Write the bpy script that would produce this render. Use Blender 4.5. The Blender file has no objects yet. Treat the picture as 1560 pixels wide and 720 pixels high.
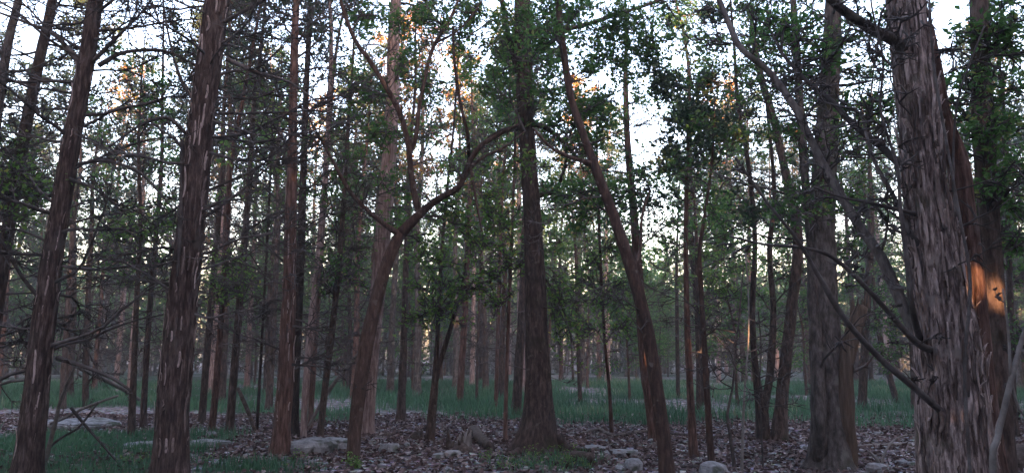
import bpy, math, time
import numpy as np
from mathutils import Vector

# ------------------------------------------------------------------ camera, sky, sun, exposure
sc = bpy.context.scene
COL = sc.collection
F, CX, CY, CAMH, PITCH = 1156.0, 780.0, 360.0, 1.55, math.radians(8.85)
cam_d = bpy.data.cameras.new('camera')
cam_d.sensor_width = 36.0
cam_d.lens = 36.0 * F / 1560.0
cam_d.clip_end = 2000.0
cam = bpy.data.objects.new('camera', cam_d)
cam.location = (0, 0, CAMH)
cam.rotation_euler = (math.pi / 2 + PITCH, 0, 0)
COL.objects.link(cam)
sc.camera = cam

SUN_EL, SUN_AZ = math.radians(4.5), math.radians(168)      # low sun, behind the viewpoint and a little to the right
SUNV = np.array([math.sin(SUN_AZ) * math.cos(SUN_EL), math.cos(SUN_AZ) * math.cos(SUN_EL), math.sin(SUN_EL)])
w = bpy.data.worlds.new('World')
sc.world = w
w.use_nodes = True
nt = w.node_tree
sky = nt.nodes.new('ShaderNodeTexSky')
sky.sky_type = 'NISHITA'
sky.sun_disc = False
sky.sun_elevation = SUN_EL
sky.sun_rotation = SUN_AZ
sky.air_density = 1.0
sky.dust_density = 3.0
sky.ozone_density = 1.0
nt.nodes['Background'].inputs['Strength'].default_value = 0.15
wb = nt.nodes.new('ShaderNodeMix')                           # the camera's white balance for open shade
wb.data_type = 'RGBA'
wb.blend_type = 'MULTIPLY'
wb.inputs[0].default_value = 1.0
wb.inputs[7].default_value = (.93, .83, .96, 1)
nt.links.new(sky.outputs[0], wb.inputs[6])
nt.links.new(wb.outputs[2], nt.nodes['Background'].inputs['Color'])
sl = bpy.data.lights.new('sun', 'SUN')
sl.energy = 4.0
sl.angle = math.radians(0.5)
sl.color = (1.0, 0.52, 0.24)
so = bpy.data.objects.new('sun', sl)
so.rotation_euler = Vector(tuple(-SUNV)).to_track_quat('-Z', 'Y').to_euler()
so.location = (0, -20, 40)
COL.objects.link(so)
sc.view_settings.view_transform = 'Standard'
sc.view_settings.look = 'None'
sc.view_settings.exposure = 4.2
sc.view_settings.gamma = 1.0
sc.cycles.use_denoising = True
sc.cycles.max_bounces = 6
sc.cycles.diffuse_bounces = 4
sc.cycles.glossy_bounces = 2
sc.cycles.transmission_bounces = 3
sc.cycles.caustics_reflective = False
sc.cycles.caustics_refractive = False

rng = np.random.default_rng(11)
U = rng.uniform

# ------------------------------------------------------------------ photograph pixel -> place
def pdir(x, y):
    a, b = (x - CX) / F, (CY - y) / F
    return np.array([a, math.cos(PITCH) - b * math.sin(PITCH), math.sin(PITCH) + b * math.cos(PITCH)])

def at(x, y, D):
    d = pdir(x, y)
    return np.array([0, 0, CAMH]) + d * (D / d[1])

def gpos(x, y):
    d = pdir(x, y)
    return np.array([0, 0, CAMH]) + d * (-CAMH / d[2])

def proj(P):
    P = np.asarray(P, float) - np.array([0, 0, CAMH])
    fw = P[..., 1] * math.cos(PITCH) + P[..., 2] * math.sin(PITCH)
    up = -P[..., 1] * math.sin(PITCH) + P[..., 2] * math.cos(PITCH)
    fw = np.maximum(fw, 1e-3)
    return CX + F * P[..., 0] / fw, CY - F * up / fw

# ------------------------------------------------------------------ noise
TAB = np.random.default_rng(3).uniform(0, 1, (64, 64))

def vn(u, v):
    iu, iv = np.floor(u).astype(int), np.floor(v).astype(int)
    fu, fv = u - iu, v - iv
    fu, fv = fu * fu * (3 - 2 * fu), fv * fv * (3 - 2 * fv)
    a, b = TAB[iu % 64, iv % 64], TAB[(iu + 1) % 64, iv % 64]
    c, d = TAB[iu % 64, (iv + 1) % 64], TAB[(iu + 1) % 64, (iv + 1) % 64]
    return (a * (1 - fu) + b * fu) * (1 - fv) + (c * (1 - fu) + d * fu) * fv

def vnp(u, v, nu, seed):                       # periodic in u with nu cells
    t = np.random.default_rng(seed).uniform(0, 1, (nu, 97))
    u, v = u * nu, v + 300.0
    iu, iv = np.floor(u).astype(int), np.floor(v).astype(int)
    fu, fv = u - iu, v - iv
    fu, fv = fu * fu * (3 - 2 * fu), fv * fv * (3 - 2 * fv)
    g = lambda i, j: t[i % nu, j % 97]
    return (g(iu, iv) * (1 - fu) + g(iu + 1, iv) * fu) * (1 - fv) + (g(iu, iv + 1) * (1 - fu) + g(iu + 1, iv + 1) * fu) * fv

def gz(x, y):
    x, y = np.asarray(x, float), np.asarray(y, float)
    return 0.10 * (vn(x * .25 + 9, y * .25) - .5) + 0.05 * (vn(x * .9 + 3, y * .9 + 5) - .5)

# ------------------------------------------------------------------ mesh collecting
class MB:
    def __init__(s):
        s.V, s.Q, s.T, s.qa, s.ta, s.n = [], [], [], [], [], 0

    def add(s, V, Q=None, T=None, a=0.5):
        V = np.asarray(V, float).reshape(-1, 3)
        if Q is not None and len(Q):
            Q = np.asarray(Q, int).reshape(-1, 4)
            s.Q.append(Q + s.n)
            s.qa.append(np.broadcast_to(a, (len(Q),)))
        if T is not None and len(T):
            T = np.asarray(T, int).reshape(-1, 3)
            s.T.append(T + s.n)
            s.ta.append(np.broadcast_to(a, (len(T),)))
        s.V.append(V)
        s.n += len(V)

    def mesh(s, name, mat, org=(0, 0, 0), smooth=True):
        V = np.concatenate(s.V) - np.asarray(org, float)
        Q = np.concatenate(s.Q) if s.Q else np.zeros((0, 4), int)
        T = np.concatenate(s.T) if s.T else np.zeros((0, 3), int)
        me = bpy.data.meshes.new(name)
        me.vertices.add(len(V))
        me.vertices.foreach_set('co', V.astype(np.float32).ravel())
        lv = np.concatenate([Q.ravel(), T.ravel()]).astype(np.int32)
        me.loops.add(len(lv))
        me.loops.foreach_set('vertex_index', lv)
        me.polygons.add(len(Q) + len(T))
        ls = np.concatenate([np.arange(len(Q)) * 4, len(Q) * 4 + np.arange(len(T)) * 3]).astype(np.int32)
        me.polygons.foreach_set('loop_start', ls)
        me.update(calc_edges=True)
        me.polygons.foreach_set('use_smooth', np.full(len(ls), smooth))
        at_ = me.attributes.new('rnd', 'FLOAT', 'FACE')
        at_.data.foreach_set('value', np.concatenate(s.qa + s.ta).astype(np.float32))
        me.materials.append(mat)
        me.validate()
        return me

    def build(s, name, mat, parent=None, org=None, smooth=True, stuff=False):
        if org is None:
            org = tuple(parent.location) if parent is not None else (0, 0, 0)
        o = bpy.data.objects.new(name, s.mesh(name, mat, org, smooth))
        COL.objects.link(o)
        if parent is not None:
            o.parent = parent
        else:
            o.location = org
        if stuff:
            o['kind'] = 'stuff'
        return o

def tag(o, label=None, cat=None, group=None, kind=None):
    for k, v in (('label', label), ('category', cat), ('group', group), ('kind', kind)):
        if v:
            o[k] = v
    return o

def thing(name, loc, label, cat, group=None):
    o = bpy.data.objects.new(name, None)
    o.empty_display_size = .2
    o.location = tuple(loc)
    COL.objects.link(o)
    return tag(o, label, cat, group)

def nrm(v):
    return v / np.maximum(np.linalg.norm(v, axis=-1, keepdims=True), 1e-9)

def frames(P):
    T = nrm(np.gradient(P, axis=0))
    m = nrm(P[-1] - P[0])
    ref = np.array([0.2, 0.97, 0.1]) if abs(m[1]) < .8 else np.array([0.97, .1, .2])
    A = nrm(np.cross(T, ref))
    B = np.cross(T, A)
    return T, A, B

def tube(mb, P, R, sides, disp=None, a=0.5, cap=True, flat=1.0):
    P = np.asarray(P, float)
    n = len(P)
    T, A, B = frames(P)
    th = np.arange(sides) / sides * 2 * math.pi
    Rr = np.asarray(R, float)[:, None] * np.ones((1, sides))
    if disp is not None:
        Rr = Rr + disp
    V = P[:, None] + Rr[..., None] * (np.cos(th)[None, :, None] * A[:, None] + flat * np.sin(th)[None, :, None] * B[:, None])
    i = np.arange(n - 1)[:, None] * sides
    j = np.arange(sides)[None]
    k = (j + 1) % sides
    Q = np.stack([i + j, i + k, i + sides + k, i + sides + j], -1).reshape(-1, 4)
    V = V.reshape(-1, 3)
    Tr = None
    if cap:
        V = np.concatenate([V, P[:1] - T[:1] * .2 * Rr[0].mean(), P[-1:] + T[-1:] * .3 * Rr[-1].mean()])
        c0, c1 = n * sides, n * sides + 1
        jj = np.arange(sides)
        kk = (jj + 1) % sides
        Tr = np.concatenate([np.stack([kk, jj, np.full(sides, c0)], -1),
                             np.stack([(n - 1) * sides + jj, (n - 1) * sides + kk, np.full(sides, c1)], -1)])
    mb.add(V, Q, Tr, a)

def twigs(mb, S, Dr, L, R, k=4, bend=.25, up=0.0):
    """many thin three-sided twigs at once; returns their axis points (n,k+1,3)"""
    n = len(S)
    if n == 0:
        return np.zeros((0, k + 1, 3))
    d = nrm(Dr)
    P = [S]
    for q in range(k):
        d = nrm(d + rng.normal(0, bend, (n, 3)) + np.array([0, 0, up]))
        P.append(P[-1] + d * (L / k)[:, None])
    P = np.stack(P, 1)
    Tn = nrm(np.gradient(P, axis=1))
    A = nrm(np.cross(Tn, np.array([.31, .52, .79])))
    B = np.cross(Tn, A)
    rad = R[:, None] * (1 - .75 * np.linspace(0, 1, k + 1))[None]
    th = np.arange(3) / 3 * 2 * math.pi
    V = P[:, :, None] + rad[..., None, None] * (np.cos(th)[None, None, :, None] * A[:, :, None] + np.sin(th)[None, None, :, None] * B[:, :, None])
    b = (np.arange(n) * (k + 1) * 3)[:, None, None] + (np.arange(k) * 3)[None, :, None]
    j = np.arange(3)[None, None]
    kk = (j + 1) % 3
    Q = np.stack([b + j, b + kk, b + 3 + kk, b + 3 + j], -1).reshape(-1, 4)
    mb.add(V.reshape(-1, 3), Q)
    return P

def leaves(mb, C, size, flatn=.55, narrow=.55, fold=.25, var=.35):
    """folded diamond leaves with their stem at C, two triangles each"""
    n = len(C)
    if n == 0:
        return
    s = size * (1 + U(-var, var, n))
    N = nrm(rng.normal(0, 1, (n, 3)) * (1 - flatn) + np.array([0, 0, flatn]))
    X = nrm(np.cross(N, rng.normal(0, 1, (n, 3))))
    Y = np.cross(N, X)
    h = (s * narrow * .5)[:, None]
    V = np.stack([C, C + X * (s * .45)[:, None] + Y * h + N * h * fold * 2, C + X * s[:, None] - N * h * fold,
                  C + X * (s * .45)[:, None] - Y * h + N * h * fold * 2], 1)
    b = (np.arange(n) * 4)[:, None]
    T = np.concatenate([b + np.array([0, 1, 2]), b + np.array([0, 2, 3])])
    a = U(0, 1, n)
    mb.add(V.reshape(-1, 3), None, T, np.concatenate([a, a]))

def spline(pts, ds):
    P = np.asarray(pts, float)
    E = np.concatenate([2 * P[:1] - P[1:2], P, 2 * P[-1:] - P[-2:-1]])
    out = []
    for i in range(len(P) - 1):
        a, b, c, d = E[i:i + 4]
        m = max(1, int(np.linalg.norm((c - b)[:3]) / ds))
        t = (np.arange(m) / m)[:, None]
        out.append(.5 * (2 * b + (c - a) * t + (2 * a - 5 * b + 4 * c - d) * t * t + (3 * b - a - 3 * c + d) * t ** 3))
    out.append(P[-1:])
    return np.concatenate(out)

# ------------------------------------------------------------------ materials
def mat(name, stops, rough=.9, scale=(1, 1, 1), nscale=4.0, detail=6.0, bump=0.0, bscale=None, attr=False, transl=0.0,
        spots=None, spec=.2, dist=.02, vary=.16):
    m = bpy.data.materials.new(name)
    m.use_nodes = True
    n, l = m.node_tree.nodes, m.node_tree.links
    bs = n['Principled BSDF']
    bs.inputs['Roughness'].default_value = rough
    bs.inputs['Specular IOR Level'].default_value = spec
    cr = n.new('ShaderNodeValToRGB')
    els = cr.color_ramp.elements
    while len(els) < len(stops):
        els.new(.5)
    for e, (p, c) in zip(els, stops):
        e.position = p
        e.color = (*c, 1)
    tc = n.new('ShaderNodeTexCoord')
    mp = n.new('ShaderNodeMapping')
    mp.inputs['Scale'].default_value = scale
    l.new(tc.outputs['Object'], mp.inputs['Vector'])
    nz = n.new('ShaderNodeTexNoise')
    nz.inputs['Scale'].default_value = nscale
    nz.inputs['Detail'].default_value = detail
    nz.inputs['Roughness'].default_value = .68
    l.new(mp.outputs[0], nz.inputs['Vector'])
    if attr:
        at_ = n.new('ShaderNodeAttribute')
        at_.attribute_name = 'rnd'
        l.new(at_.outputs['Fac'], cr.inputs[0])
    else:
        oi = n.new('ShaderNodeObjectInfo')
        ad = n.new('ShaderNodeMath')
        ad.operation = 'MULTIPLY_ADD'
        ad.inputs[1].default_value = vary
        l.new(oi.outputs['Random'], ad.inputs[0])
        l.new(nz.outputs['Fac'], ad.inputs[2])
        sb = n.new('ShaderNodeMath')
        sb.operation = 'SUBTRACT'
        sb.inputs[1].default_value = vary / 2
        l.new(ad.outputs[0], sb.inputs[0])
        l.new(sb.outputs[0], cr.inputs[0])
    colr = cr.outputs[0]
    if spots:                                   # lichen, moss or wear with a shape of its own
        for (sc_, lo, hi, c2) in spots:
            nz2 = n.new('ShaderNodeTexNoise')
            nz2.inputs['Scale'].default_value = sc_
            nz2.inputs['Detail'].default_value = 5
            l.new(tc.outputs['Object'], nz2.inputs['Vector'])
            mr = n.new('ShaderNodeMapRange')
            mr.inputs['From Min'].default_value = lo
            mr.inputs['From Max'].default_value = hi
            l.new(nz2.outputs['Fac'], mr.inputs['Value'])
            mx = n.new('ShaderNodeMix')
            mx.data_type = 'RGBA'
            l.new(mr.outputs[0], mx.inputs[0])
            l.new(colr, mx.inputs[6])
            mx.inputs[7].default_value = (*c2, 1)
            colr = mx.outputs[2]
    l.new(colr, bs.inputs['Base Color'])
    if bump:
        nb = n.new('ShaderNodeTexNoise')
        nb.inputs['Scale'].default_value = bscale or nscale * 2
        nb.inputs['Detail'].default_value = 8
        nb.inputs['Roughness'].default_value = .65
        l.new(mp.outputs[0], nb.inputs['Vector'])
        bp = n.new('ShaderNodeBump')
        bp.inputs['Strength'].default_value = bump
        bp.inputs['Distance'].default_value = dist
        l.new(nb.outputs['Fac'], bp.inputs['Height'])
        l.new(bp.outputs[0], bs.inputs['Normal'])
    if transl:
        tr = n.new('ShaderNodeBsdfTranslucent')
        l.new(colr, tr.inputs['Color'])
        ms = n.new('ShaderNodeMixShader')
        ms.inputs[0].default_value = transl
        l.new(bs.outputs[0], ms.inputs[1])
        l.new(tr.outputs[0], ms.inputs[2])
        l.new(ms.outputs[0], n['Material Output'].inputs['Surface'])
    return m

LICH = (.20, .21, .18)
MOSS = (.045, .06, .022)
M = {
    'cedar': mat('cedar_bark', [(.34, (0.020, 0.012, 0.010)), (.44, (0.050, 0.031, 0.026)), (.54, (0.089, 0.062, 0.053)), (.64, (0.172, 0.126, 0.111))], scale=(1, 1, .16), nscale=30, bump=.9, bscale=60, spots=[(3.0, .58, .70, (0.086, 0.068, 0.058)), (1.3, .56, .70, (0.029, 0.024, 0.016))]),
    'shag': mat('shaggy_bark', [(.34, (0.053, 0.035, 0.031)), (.43, (0.151, 0.109, 0.098)), (.52, (0.302, 0.234, 0.210)), (.62, (0.574, 0.459, 0.421))], scale=(1, 1, .17), nscale=36, bump=1.0, bscale=70, spots=[(2.2, .60, .70, (0.083, 0.076, 0.046)), (6, .60, .70, (0.258, 0.213, 0.190))]),
    'strip': mat('peeling_bark', [(.30, (0.077, 0.054, 0.047)), (.45, (0.166, 0.123, 0.108)), (.58, (0.282, 0.216, 0.194)), (.72, (0.487, 0.386, 0.351))], scale=(1, 1, .2), nscale=30, bump=.6, bscale=70, vary=.45),
    'red': mat('red_bark', [(.34, (0.028, 0.014, 0.009)), (.45, (0.068, 0.035, 0.027)), (.56, (0.120, 0.069, 0.054)), (.66, (0.195, 0.120, 0.100))], scale=(1, 1, .14), nscale=28, bump=.8, bscale=60, spots=[(5, .6, .72, (0.120, 0.084, 0.071))]),
    'dark': mat('furrowed_bark', [(.34, (0.018, 0.011, 0.009)), (.46, (0.041, 0.027, 0.022)), (.58, (0.077, 0.053, 0.044)), (.68, (0.122, 0.087, 0.071))], scale=(1, 1, .25), nscale=22, bump=.9, bscale=45, spots=[(2.0, .56, .68, (0.027, 0.024, 0.012)), (9, .64, .72, (0.103, 0.085, 0.069))]),
    'grey': mat('grey_bark', [(.34, (0.034, 0.028, 0.024)), (.46, (0.073, 0.059, 0.053)), (.58, (0.122, 0.103, 0.093)), (.68, (0.184, 0.157, 0.143))], scale=(1, 1, .3), nscale=18, bump=.8, bscale=40, spots=[(4, .57, .66, (0.146, 0.133, 0.116)), (1.6, .60, .70, (0.039, 0.036, 0.021))]),
    'smooth': mat('smooth_bark', [(.34, (0.035, 0.021, 0.016)), (.46, (0.059, 0.035, 0.027)), (.58, (0.091, 0.057, 0.044)), (.68, (0.133, 0.089, 0.073))], scale=(1, 1, .25), nscale=20, bump=.6, bscale=50, spots=[(8, .64, .70, (0.119, 0.094, 0.078)), (2, .62, .74, (0.035, 0.030, 0.016))]),
    'pale': mat('pale_bark', [(.34, (0.101, 0.065, 0.058)), (.46, (0.189, 0.131, 0.120)), (.58, (0.297, 0.220, 0.204)), (.68, (0.432, 0.339, 0.316))], scale=(1, 1, .15), nscale=26, bump=.8, bscale=50),
    'twig': mat('twig_bark', [(.3, (.036, .029, .026)), (.5, (.070, .058, .053)), (.7, (.14, .122, .114))], nscale=6, bump=.2, bscale=60),
    'stick': mat('weathered_stick', [(.3, (.10, .085, .075)), (.5, (.17, .15, .135)), (.7, (.26, .235, .215))], nscale=8, bump=.3, bscale=40),
    'leaf': mat('broad_leaf', [(.0, (.048, .115, .032)), (.5, (.085, .18, .050)), (.9, (.13, .24, .068)), (1, (.25, .26, .08))], attr=True, transl=.5, rough=.6, spec=.15),
    'leafy': mat('young_leaf', [(.0, (.080, .16, .04)), (.5, (.135, .25, .06)), (.92, (.20, .32, .08)), (1, (.36, .33, .08))], attr=True, transl=.5, rough=.6, spec=.15),
    'needle': mat('cedar_foliage', [(.0, (.030, .055, .032)), (.5, (.052, .088, .050)), (1, (.085, .12, .065))], attr=True, transl=.2, rough=.7),
    'sunlit_autumn': mat('sunlit_turning_leaf', [(.0, (.09, .13, .03)), (.35, (.22, .19, .05)), (.7, (.34, .17, .05)), (1, (.36, .11, .04))], attr=True, transl=.45, rough=.55),  # orange stands for low sun on far crowns besides turning leaves
    'brush': mat('dry_brush', [(.0, (.055, .053, .046)), (.5, (.10, .098, .085)), (.85, (.10, .118, .075)), (1, (.17, .16, .14))], attr=True, transl=.2, rough=.8),
    'grass': mat('grass_blades', [(.0, (.045, .11, .058)), (.5, (.065, .16, .080)), (.88, (.10, .20, .10)), (1, (.24, .26, .15))], attr=True, transl=.4, rough=.6),
    'litter': mat('dead_leaves', [(.0, (.060, .040, .038)), (.45, (.12, .082, .075)), (.8, (.20, .145, .135)), (.95, (.30, .24, .225)), (1, (.42, .37, .35))], attr=True, rough=.9, spec=.05),
    'rock': mat('limestone', [(.3, (0.104, 0.101, 0.101)), (.45, (0.221, 0.215, 0.215)), (.6, (0.338, 0.332, 0.332)), (.72, (0.442, 0.429, 0.429))], nscale=6, bump=.9, bscale=24, spots=[(4, .56, .64, (0.104, 0.104, 0.094)), (2.5, .60, .70, (0.078, 0.098, 0.052))], dist=.04),
    'rotwood': mat('rotten_wood', [(.3, (.035, .025, .020)), (.5, (.075, .055, .045)), (.7, (.16, .125, .105))], scale=(1, 1, 1), nscale=12, bump=.8, bscale=30),
    'heart': mat('split_heartwood', [(.3, (.045, .030, .022)), (.5, (.085, .058, .042)), (.7, (.15, .11, .08))], scale=(1, 1, .08), nscale=22, bump=.8, bscale=40),
}
# ------------------------------------------------------------------ ground
def grass_density(x, y):
    """where grass grows: the glade beyond the bare floor and a patch at the left"""
    x, y = np.asarray(x, float), np.asarray(y, float)
    n = vn(x * .35 + 20, y * .35 + 7)
    edge = 17.2 + 2.6 * (vn(x * .45 + 40, y * .1) - .5) + 1.2 * (vn(x * 1.6, y * .3) - .5) + np.where(x > 6.5, -.8, 0)
    edge = edge + np.clip((-4.2 - x) * .9, 0, 4.5)
    far = np.clip((y - edge) / 1.3, 0, 1) * np.clip((85 - y) / 20, 0, 1)
    left = np.clip((-4.3 - .12 * (y - 10) - x) / .6, 0, 1) * np.clip((15.6 - y) / .8, 0, 1) * np.clip((y - 7) / 1, 0, 1)
    low = np.clip(1 - np.hypot((x + 3.5) / 1.2, (y - 10.6) / .8), 0, 1) * 1.2
    mid = np.clip(1 - np.hypot((x - .45) / 1.1, (y - 11.2) / 1.0), 0, 1) * .7
    return np.clip(np.maximum.reduce([far * np.clip((n - .12) * 2.2, 0, 1), left * (.5 + .7 * n), low, mid]), 0, 1)

def axis(lo, hi, st, far):
    a = np.arange(lo, hi + 1e-6, st)
    e = np.geomspace(1, far, 22)
    return np.concatenate([(lo - e)[::-1], a, hi + e])

gx, gy = axis(-26, 26, .29, 230), axis(5, 46, .29, 230)
X, Y = np.meshgrid(gx, gy)
rough_z = .03 * (vn(X * 3.1, Y * 3.1) - .5) + .02 * (vn(X * 6.3 + 5, Y * 6.3) - .5)
Z = gz(X, Y) + rough_z
ny, nx = X.shape
i = np.arange(ny - 1)[:, None] * nx + np.arange(nx - 1)[None]
Q = np.stack([i, i + 1, i + nx + 1, i + nx], -1).reshape(-1, 4)
mb = MB()
cxm, cym = (X[:-1, :-1] + X[1:, 1:]) / 2, (Y[:-1, :-1] + Y[1:, 1:]) / 2
mb.add(np.stack([X, Y, Z], -1), Q, None, grass_density(cxm, cym).ravel())

gm = bpy.data.materials.new('forest_floor')
gm.use_nodes = True
n, l = gm.node_tree.nodes, gm.node_tree.links
tc = n.new('ShaderNodeTexCoord')
nz = n.new('ShaderNodeTexNoise'); nz.inputs['Scale'].default_value = 7; nz.inputs['Detail'].default_value = 8
nz2 = n.new('ShaderNodeTexNoise'); nz2.inputs['Scale'].default_value = .7; nz2.inputs['Detail'].default_value = 4
vo = n.new('ShaderNodeTexVoronoi'); vo.inputs['Scale'].default_value = 16
for t in (nz, nz2, vo):
    l.new(tc.outputs['Object'], t.inputs['Vector'])
cr = n.new('ShaderNodeValToRGB')
for e, (p, c) in zip([cr.color_ramp.elements[0], cr.color_ramp.elements[1], cr.color_ramp.elements.new(.5)],
                     [(.25, (.065, .043, .041)), (.75, (.22, .155, .145)), (.5, (.125, .085, .080))]):
    e.position = p; e.color = (*c, 1)
mxv = n.new('ShaderNodeMix'); mxv.data_type = 'RGBA'; mxv.blend_type = 'OVERLAY'; mxv.inputs[0].default_value = .5
l.new(nz.outputs['Fac'], cr.inputs[0]); l.new(cr.outputs[0], mxv.inputs[6]); l.new(vo.outputs['Color'], mxv.inputs[7])
hs = n.new('ShaderNodeHueSaturation'); hs.inputs['Saturation'].default_value = .55
l.new(mxv.outputs[2], hs.inputs['Color'])
ga = n.new('ShaderNodeAttribute'); ga.attribute_name = 'rnd'
mx = n.new('ShaderNodeMix'); mx.data_type = 'RGBA'
ml = n.new('ShaderNodeMath'); ml.operation = 'MULTIPLY'; ml.inputs[1].default_value = .8
l.new(ga.outputs['Fac'], ml.inputs[0]); l.new(ml.outputs[0], mx.inputs[0])
l.new(hs.outputs[0], mx.inputs[6]); mx.inputs[7].default_value = (.035, .060, .028, 1)
l.new(mx.outputs[2], n['Principled BSDF'].inputs['Base Color'])
n['Principled BSDF'].inputs['Roughness'].default_value = .95
n['Principled BSDF'].inputs['Specular IOR Level'].default_value = 0
bp = n.new('ShaderNodeBump'); bp.inputs['Strength'].default_value = .8; bp.inputs['Distance'].default_value = .03
l.new(nz.outputs['Fac'], bp.inputs['Height']); l.new(bp.outputs[0], n['Principled BSDF'].inputs['Normal'])
tag(mb.build('ground', gm), kind='structure', label='forest floor of dark soil and dead leaves')

# ------------------------------------------------------------------ far woods and the unseen, sun-blocking woods all round (read as one mass)
def wood_mass(name, label, spots, hmin, hmax, leaf_n, leaf_s, low_n, mat_l, hole=None, spread=1.6, ctop=1.0, low_back=0):
    tb, lb, bb = MB(), MB(), MB()
    def off_line(C, p_):
        v = C - p_
        return np.linalg.norm(v - (v @ SUNV)[:, None] * SUNV, axis=1)
    def gaps(C, mb_, size, **kw):  # clears foliage along the sun lines to shape the sun patches
        if hole is None:
            leaves(mb_, C, size, **kw)
            return
        near = np.zeros(len(C), bool)
        for p_, m_ in hole:
            near |= off_line(C, p_) < m_ + 1.1
        leaves(mb_, C[~near], size, **kw)
        S_ = np.repeat(C[near], 8, axis=0)
        S_ = S_ + rng.normal(0, .32, S_.shape)
        for p_, m_ in hole:
            S_ = S_[off_line(S_, p_) > m_]
        leaves(mb_, S_, .22, **kw)
    bC = []
    for (x, y) in spots:
        h = U(hmin, hmax)
        z0 = float(gz(x, y)) - .1
        lean = np.clip(rng.normal(0, .5 if hole is None else .2, 2), -1, 1)
        P = np.array([[x, y, z0], [x + lean[0] * .4, y + lean[1] * .4, z0 + h * .45], [x + lean[0], y + lean[1], z0 + h]])
        r = U(.09, .2)
        tube(tb, P, [r, r * .75, .02], 5, cap=False)
        for q_ in range(2):                      # thin poles standing round it
            o_ = np.append(np.clip(rng.normal(0, 1.8, 2), -2.6, 2.6), 0)
            if hole is not None and on_sunline(x + o_[0], y + o_[1], .9):
                continue
            r_ = U(.05, .11)
            tube(tb, P * np.array([1, 1, .7]) + o_, [r_, r_ * .8, .02], 4, cap=False)
        nb = 14
        t = U(.12, .98, nb)
        S = P[0] + (P[2] - P[0]) * t[:, None]
        az = U(0, 2 * math.pi, nb)
        if hole is None:
            twigs(tb, S, np.stack([np.cos(az), np.sin(az), U(-.1, .5, nb)], -1), U(.8, 2.4, nb), np.full(nb, .022), k=3, up=.05)
        m = leaf_n
        t = U(.0, 1, m) ** .8
        zz = h * (.22 + .80 * t * ctop)
        rad = spread * (1.15 - .75 * t) * np.sqrt(U(0.02, 1, m))
        aa = U(0, 2 * math.pi, m)
        cl = rng.integers(0, 26, m)
        cz, ca = U(.2, 1, 26) * h, U(0, 6.28, 26)
        C = np.stack([x + lean[0] * .6 + rad * np.cos(aa), y + lean[1] * .6 + rad * np.sin(aa), z0 + zz], -1)
        cc = np.stack([x + np.cos(ca) * spread * .7, y + np.sin(ca) * spread * .7, z0 + cz], -1)[cl]
        C = C * .45 + cc * .55 + rng.normal(0, .18, (m, 3))
        q = low_n if y > -4 else low_back
        if q:
            bC.append(np.stack([x + np.clip(rng.normal(0, 1.6, q), -2.6, 2.6), y + np.clip(rng.normal(0, 1.6, q), -2.6, 2.6), z0 + U(.0, 1, q) ** 1.2 * (6.0 if y > -4 else 6.5)], -1))
        gaps(C, lb, leaf_s, flatn=.25, narrow=.7)
    o = thing(name, (0, 0, 0), label, 'woods')
    tb.build('trunks', M['twig'], o, stuff=True)
    lb.build('foliage', mat_l, o, smooth=False, stuff=True)
    gaps(np.concatenate(bC), bb, leaf_s * .85, flatn=.1, narrow=.5)
    bb.build('undergrowth', M['brush'], o, smooth=False, stuff=True)
    o['kind'] = 'stuff'
    return o

spots = []
for k in range(330):
    y = U(56, 120)
    x = U(-1, 1) * y * .80
    spots.append((x, y))
FARN = len(spots)
wood_mass('far_woods', 'dense far woods closing off the view beyond the glade', spots, 9, 15, 230, .47, 160, M['leaf'], spread=2.2)
PATCH, PATCH2 = at(1490, 440, 5.6), at(1519, 440, 6.75)         # trunk spots to sunlight; leaf gaps are cut along their sun lines
def on_sunline(x, y, m):
    return any(abs(x - (p_[0] + (p_[1] - y) * SUNV[0] / -SUNV[1])) < m for p_ in (PATCH, PATCH2))
spots = []
while len(spots) < 230:                          # everywhere round the glade except where the view opens
    x, y = U(-46, 46), U(-34, 46)
    if y > -10 and abs(x) < 6.0 + .70 * max(y, 0):
        continue
    if y < -22 and U(0, 1) < .4:
        continue
    if y < 6 and on_sunline(x, y, .6):
        continue
    spots.append((x, y))
for q in range(96):                              # extra unseen thicket packed in to stop stray low sun
    x, y = -16 + .42 * q + U(-.3, .3), U(-20, -11)
    if not on_sunline(x, y, .5):
        spots.append((x, y))
wood_mass('surrounding_woods', 'unseen woods standing all round the glade, packed dense to block the low sun', spots, 15, 20, 330, .62, 30, M['needle'], hole=[(PATCH, .22), (PATCH2, .22)], spread=2.7, low_back=430)

# ------------------------------------------------------------------ tree building
def bark_disp(kind, th, s, r, seed):
    """relief of the bark: th 0..1 round the trunk, s metres along it"""
    th, s = np.broadcast_arrays(th, s)
    wob = .03 * vnp(th, s * 1.3, 7, seed + 5)
    if kind in ('cedar', 'shag', 'red', 'pale'):
        nu = int(np.clip(r * 160, 12, 44))
        a = vnp(th + wob, s * (4.2 if kind == 'shag' else 2.6), nu, seed)
        b = vnp(th + wob * 2, s * 4.5, nu * 2, seed + 1)
        amp = {'shag': .030, 'cedar': .017, 'red': .014, 'pale': .014}[kind] * min(1, r / .16)
        return amp * ((a > .5) * .35 + a * .8 + .5 * b - .85)
    if kind in ('dark', 'grey'):
        nu = int(np.clip(r * 90, 10, 32))
        a = np.abs(vnp(th + wob, s * 3.2, nu, seed) * 2 - 1)
        b = vnp(th, s * 9, nu * 2, seed + 1)
        return .020 * min(1, r / .2) * (a + .4 * b - .6)
    return .012 * min(1, r / .12) * (vnp(th, s * 1.6, 6, seed) - .5) + .003 * (vnp(th, s * 9, 18, seed + 1) - .5)

class Tree:
    pass

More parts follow.
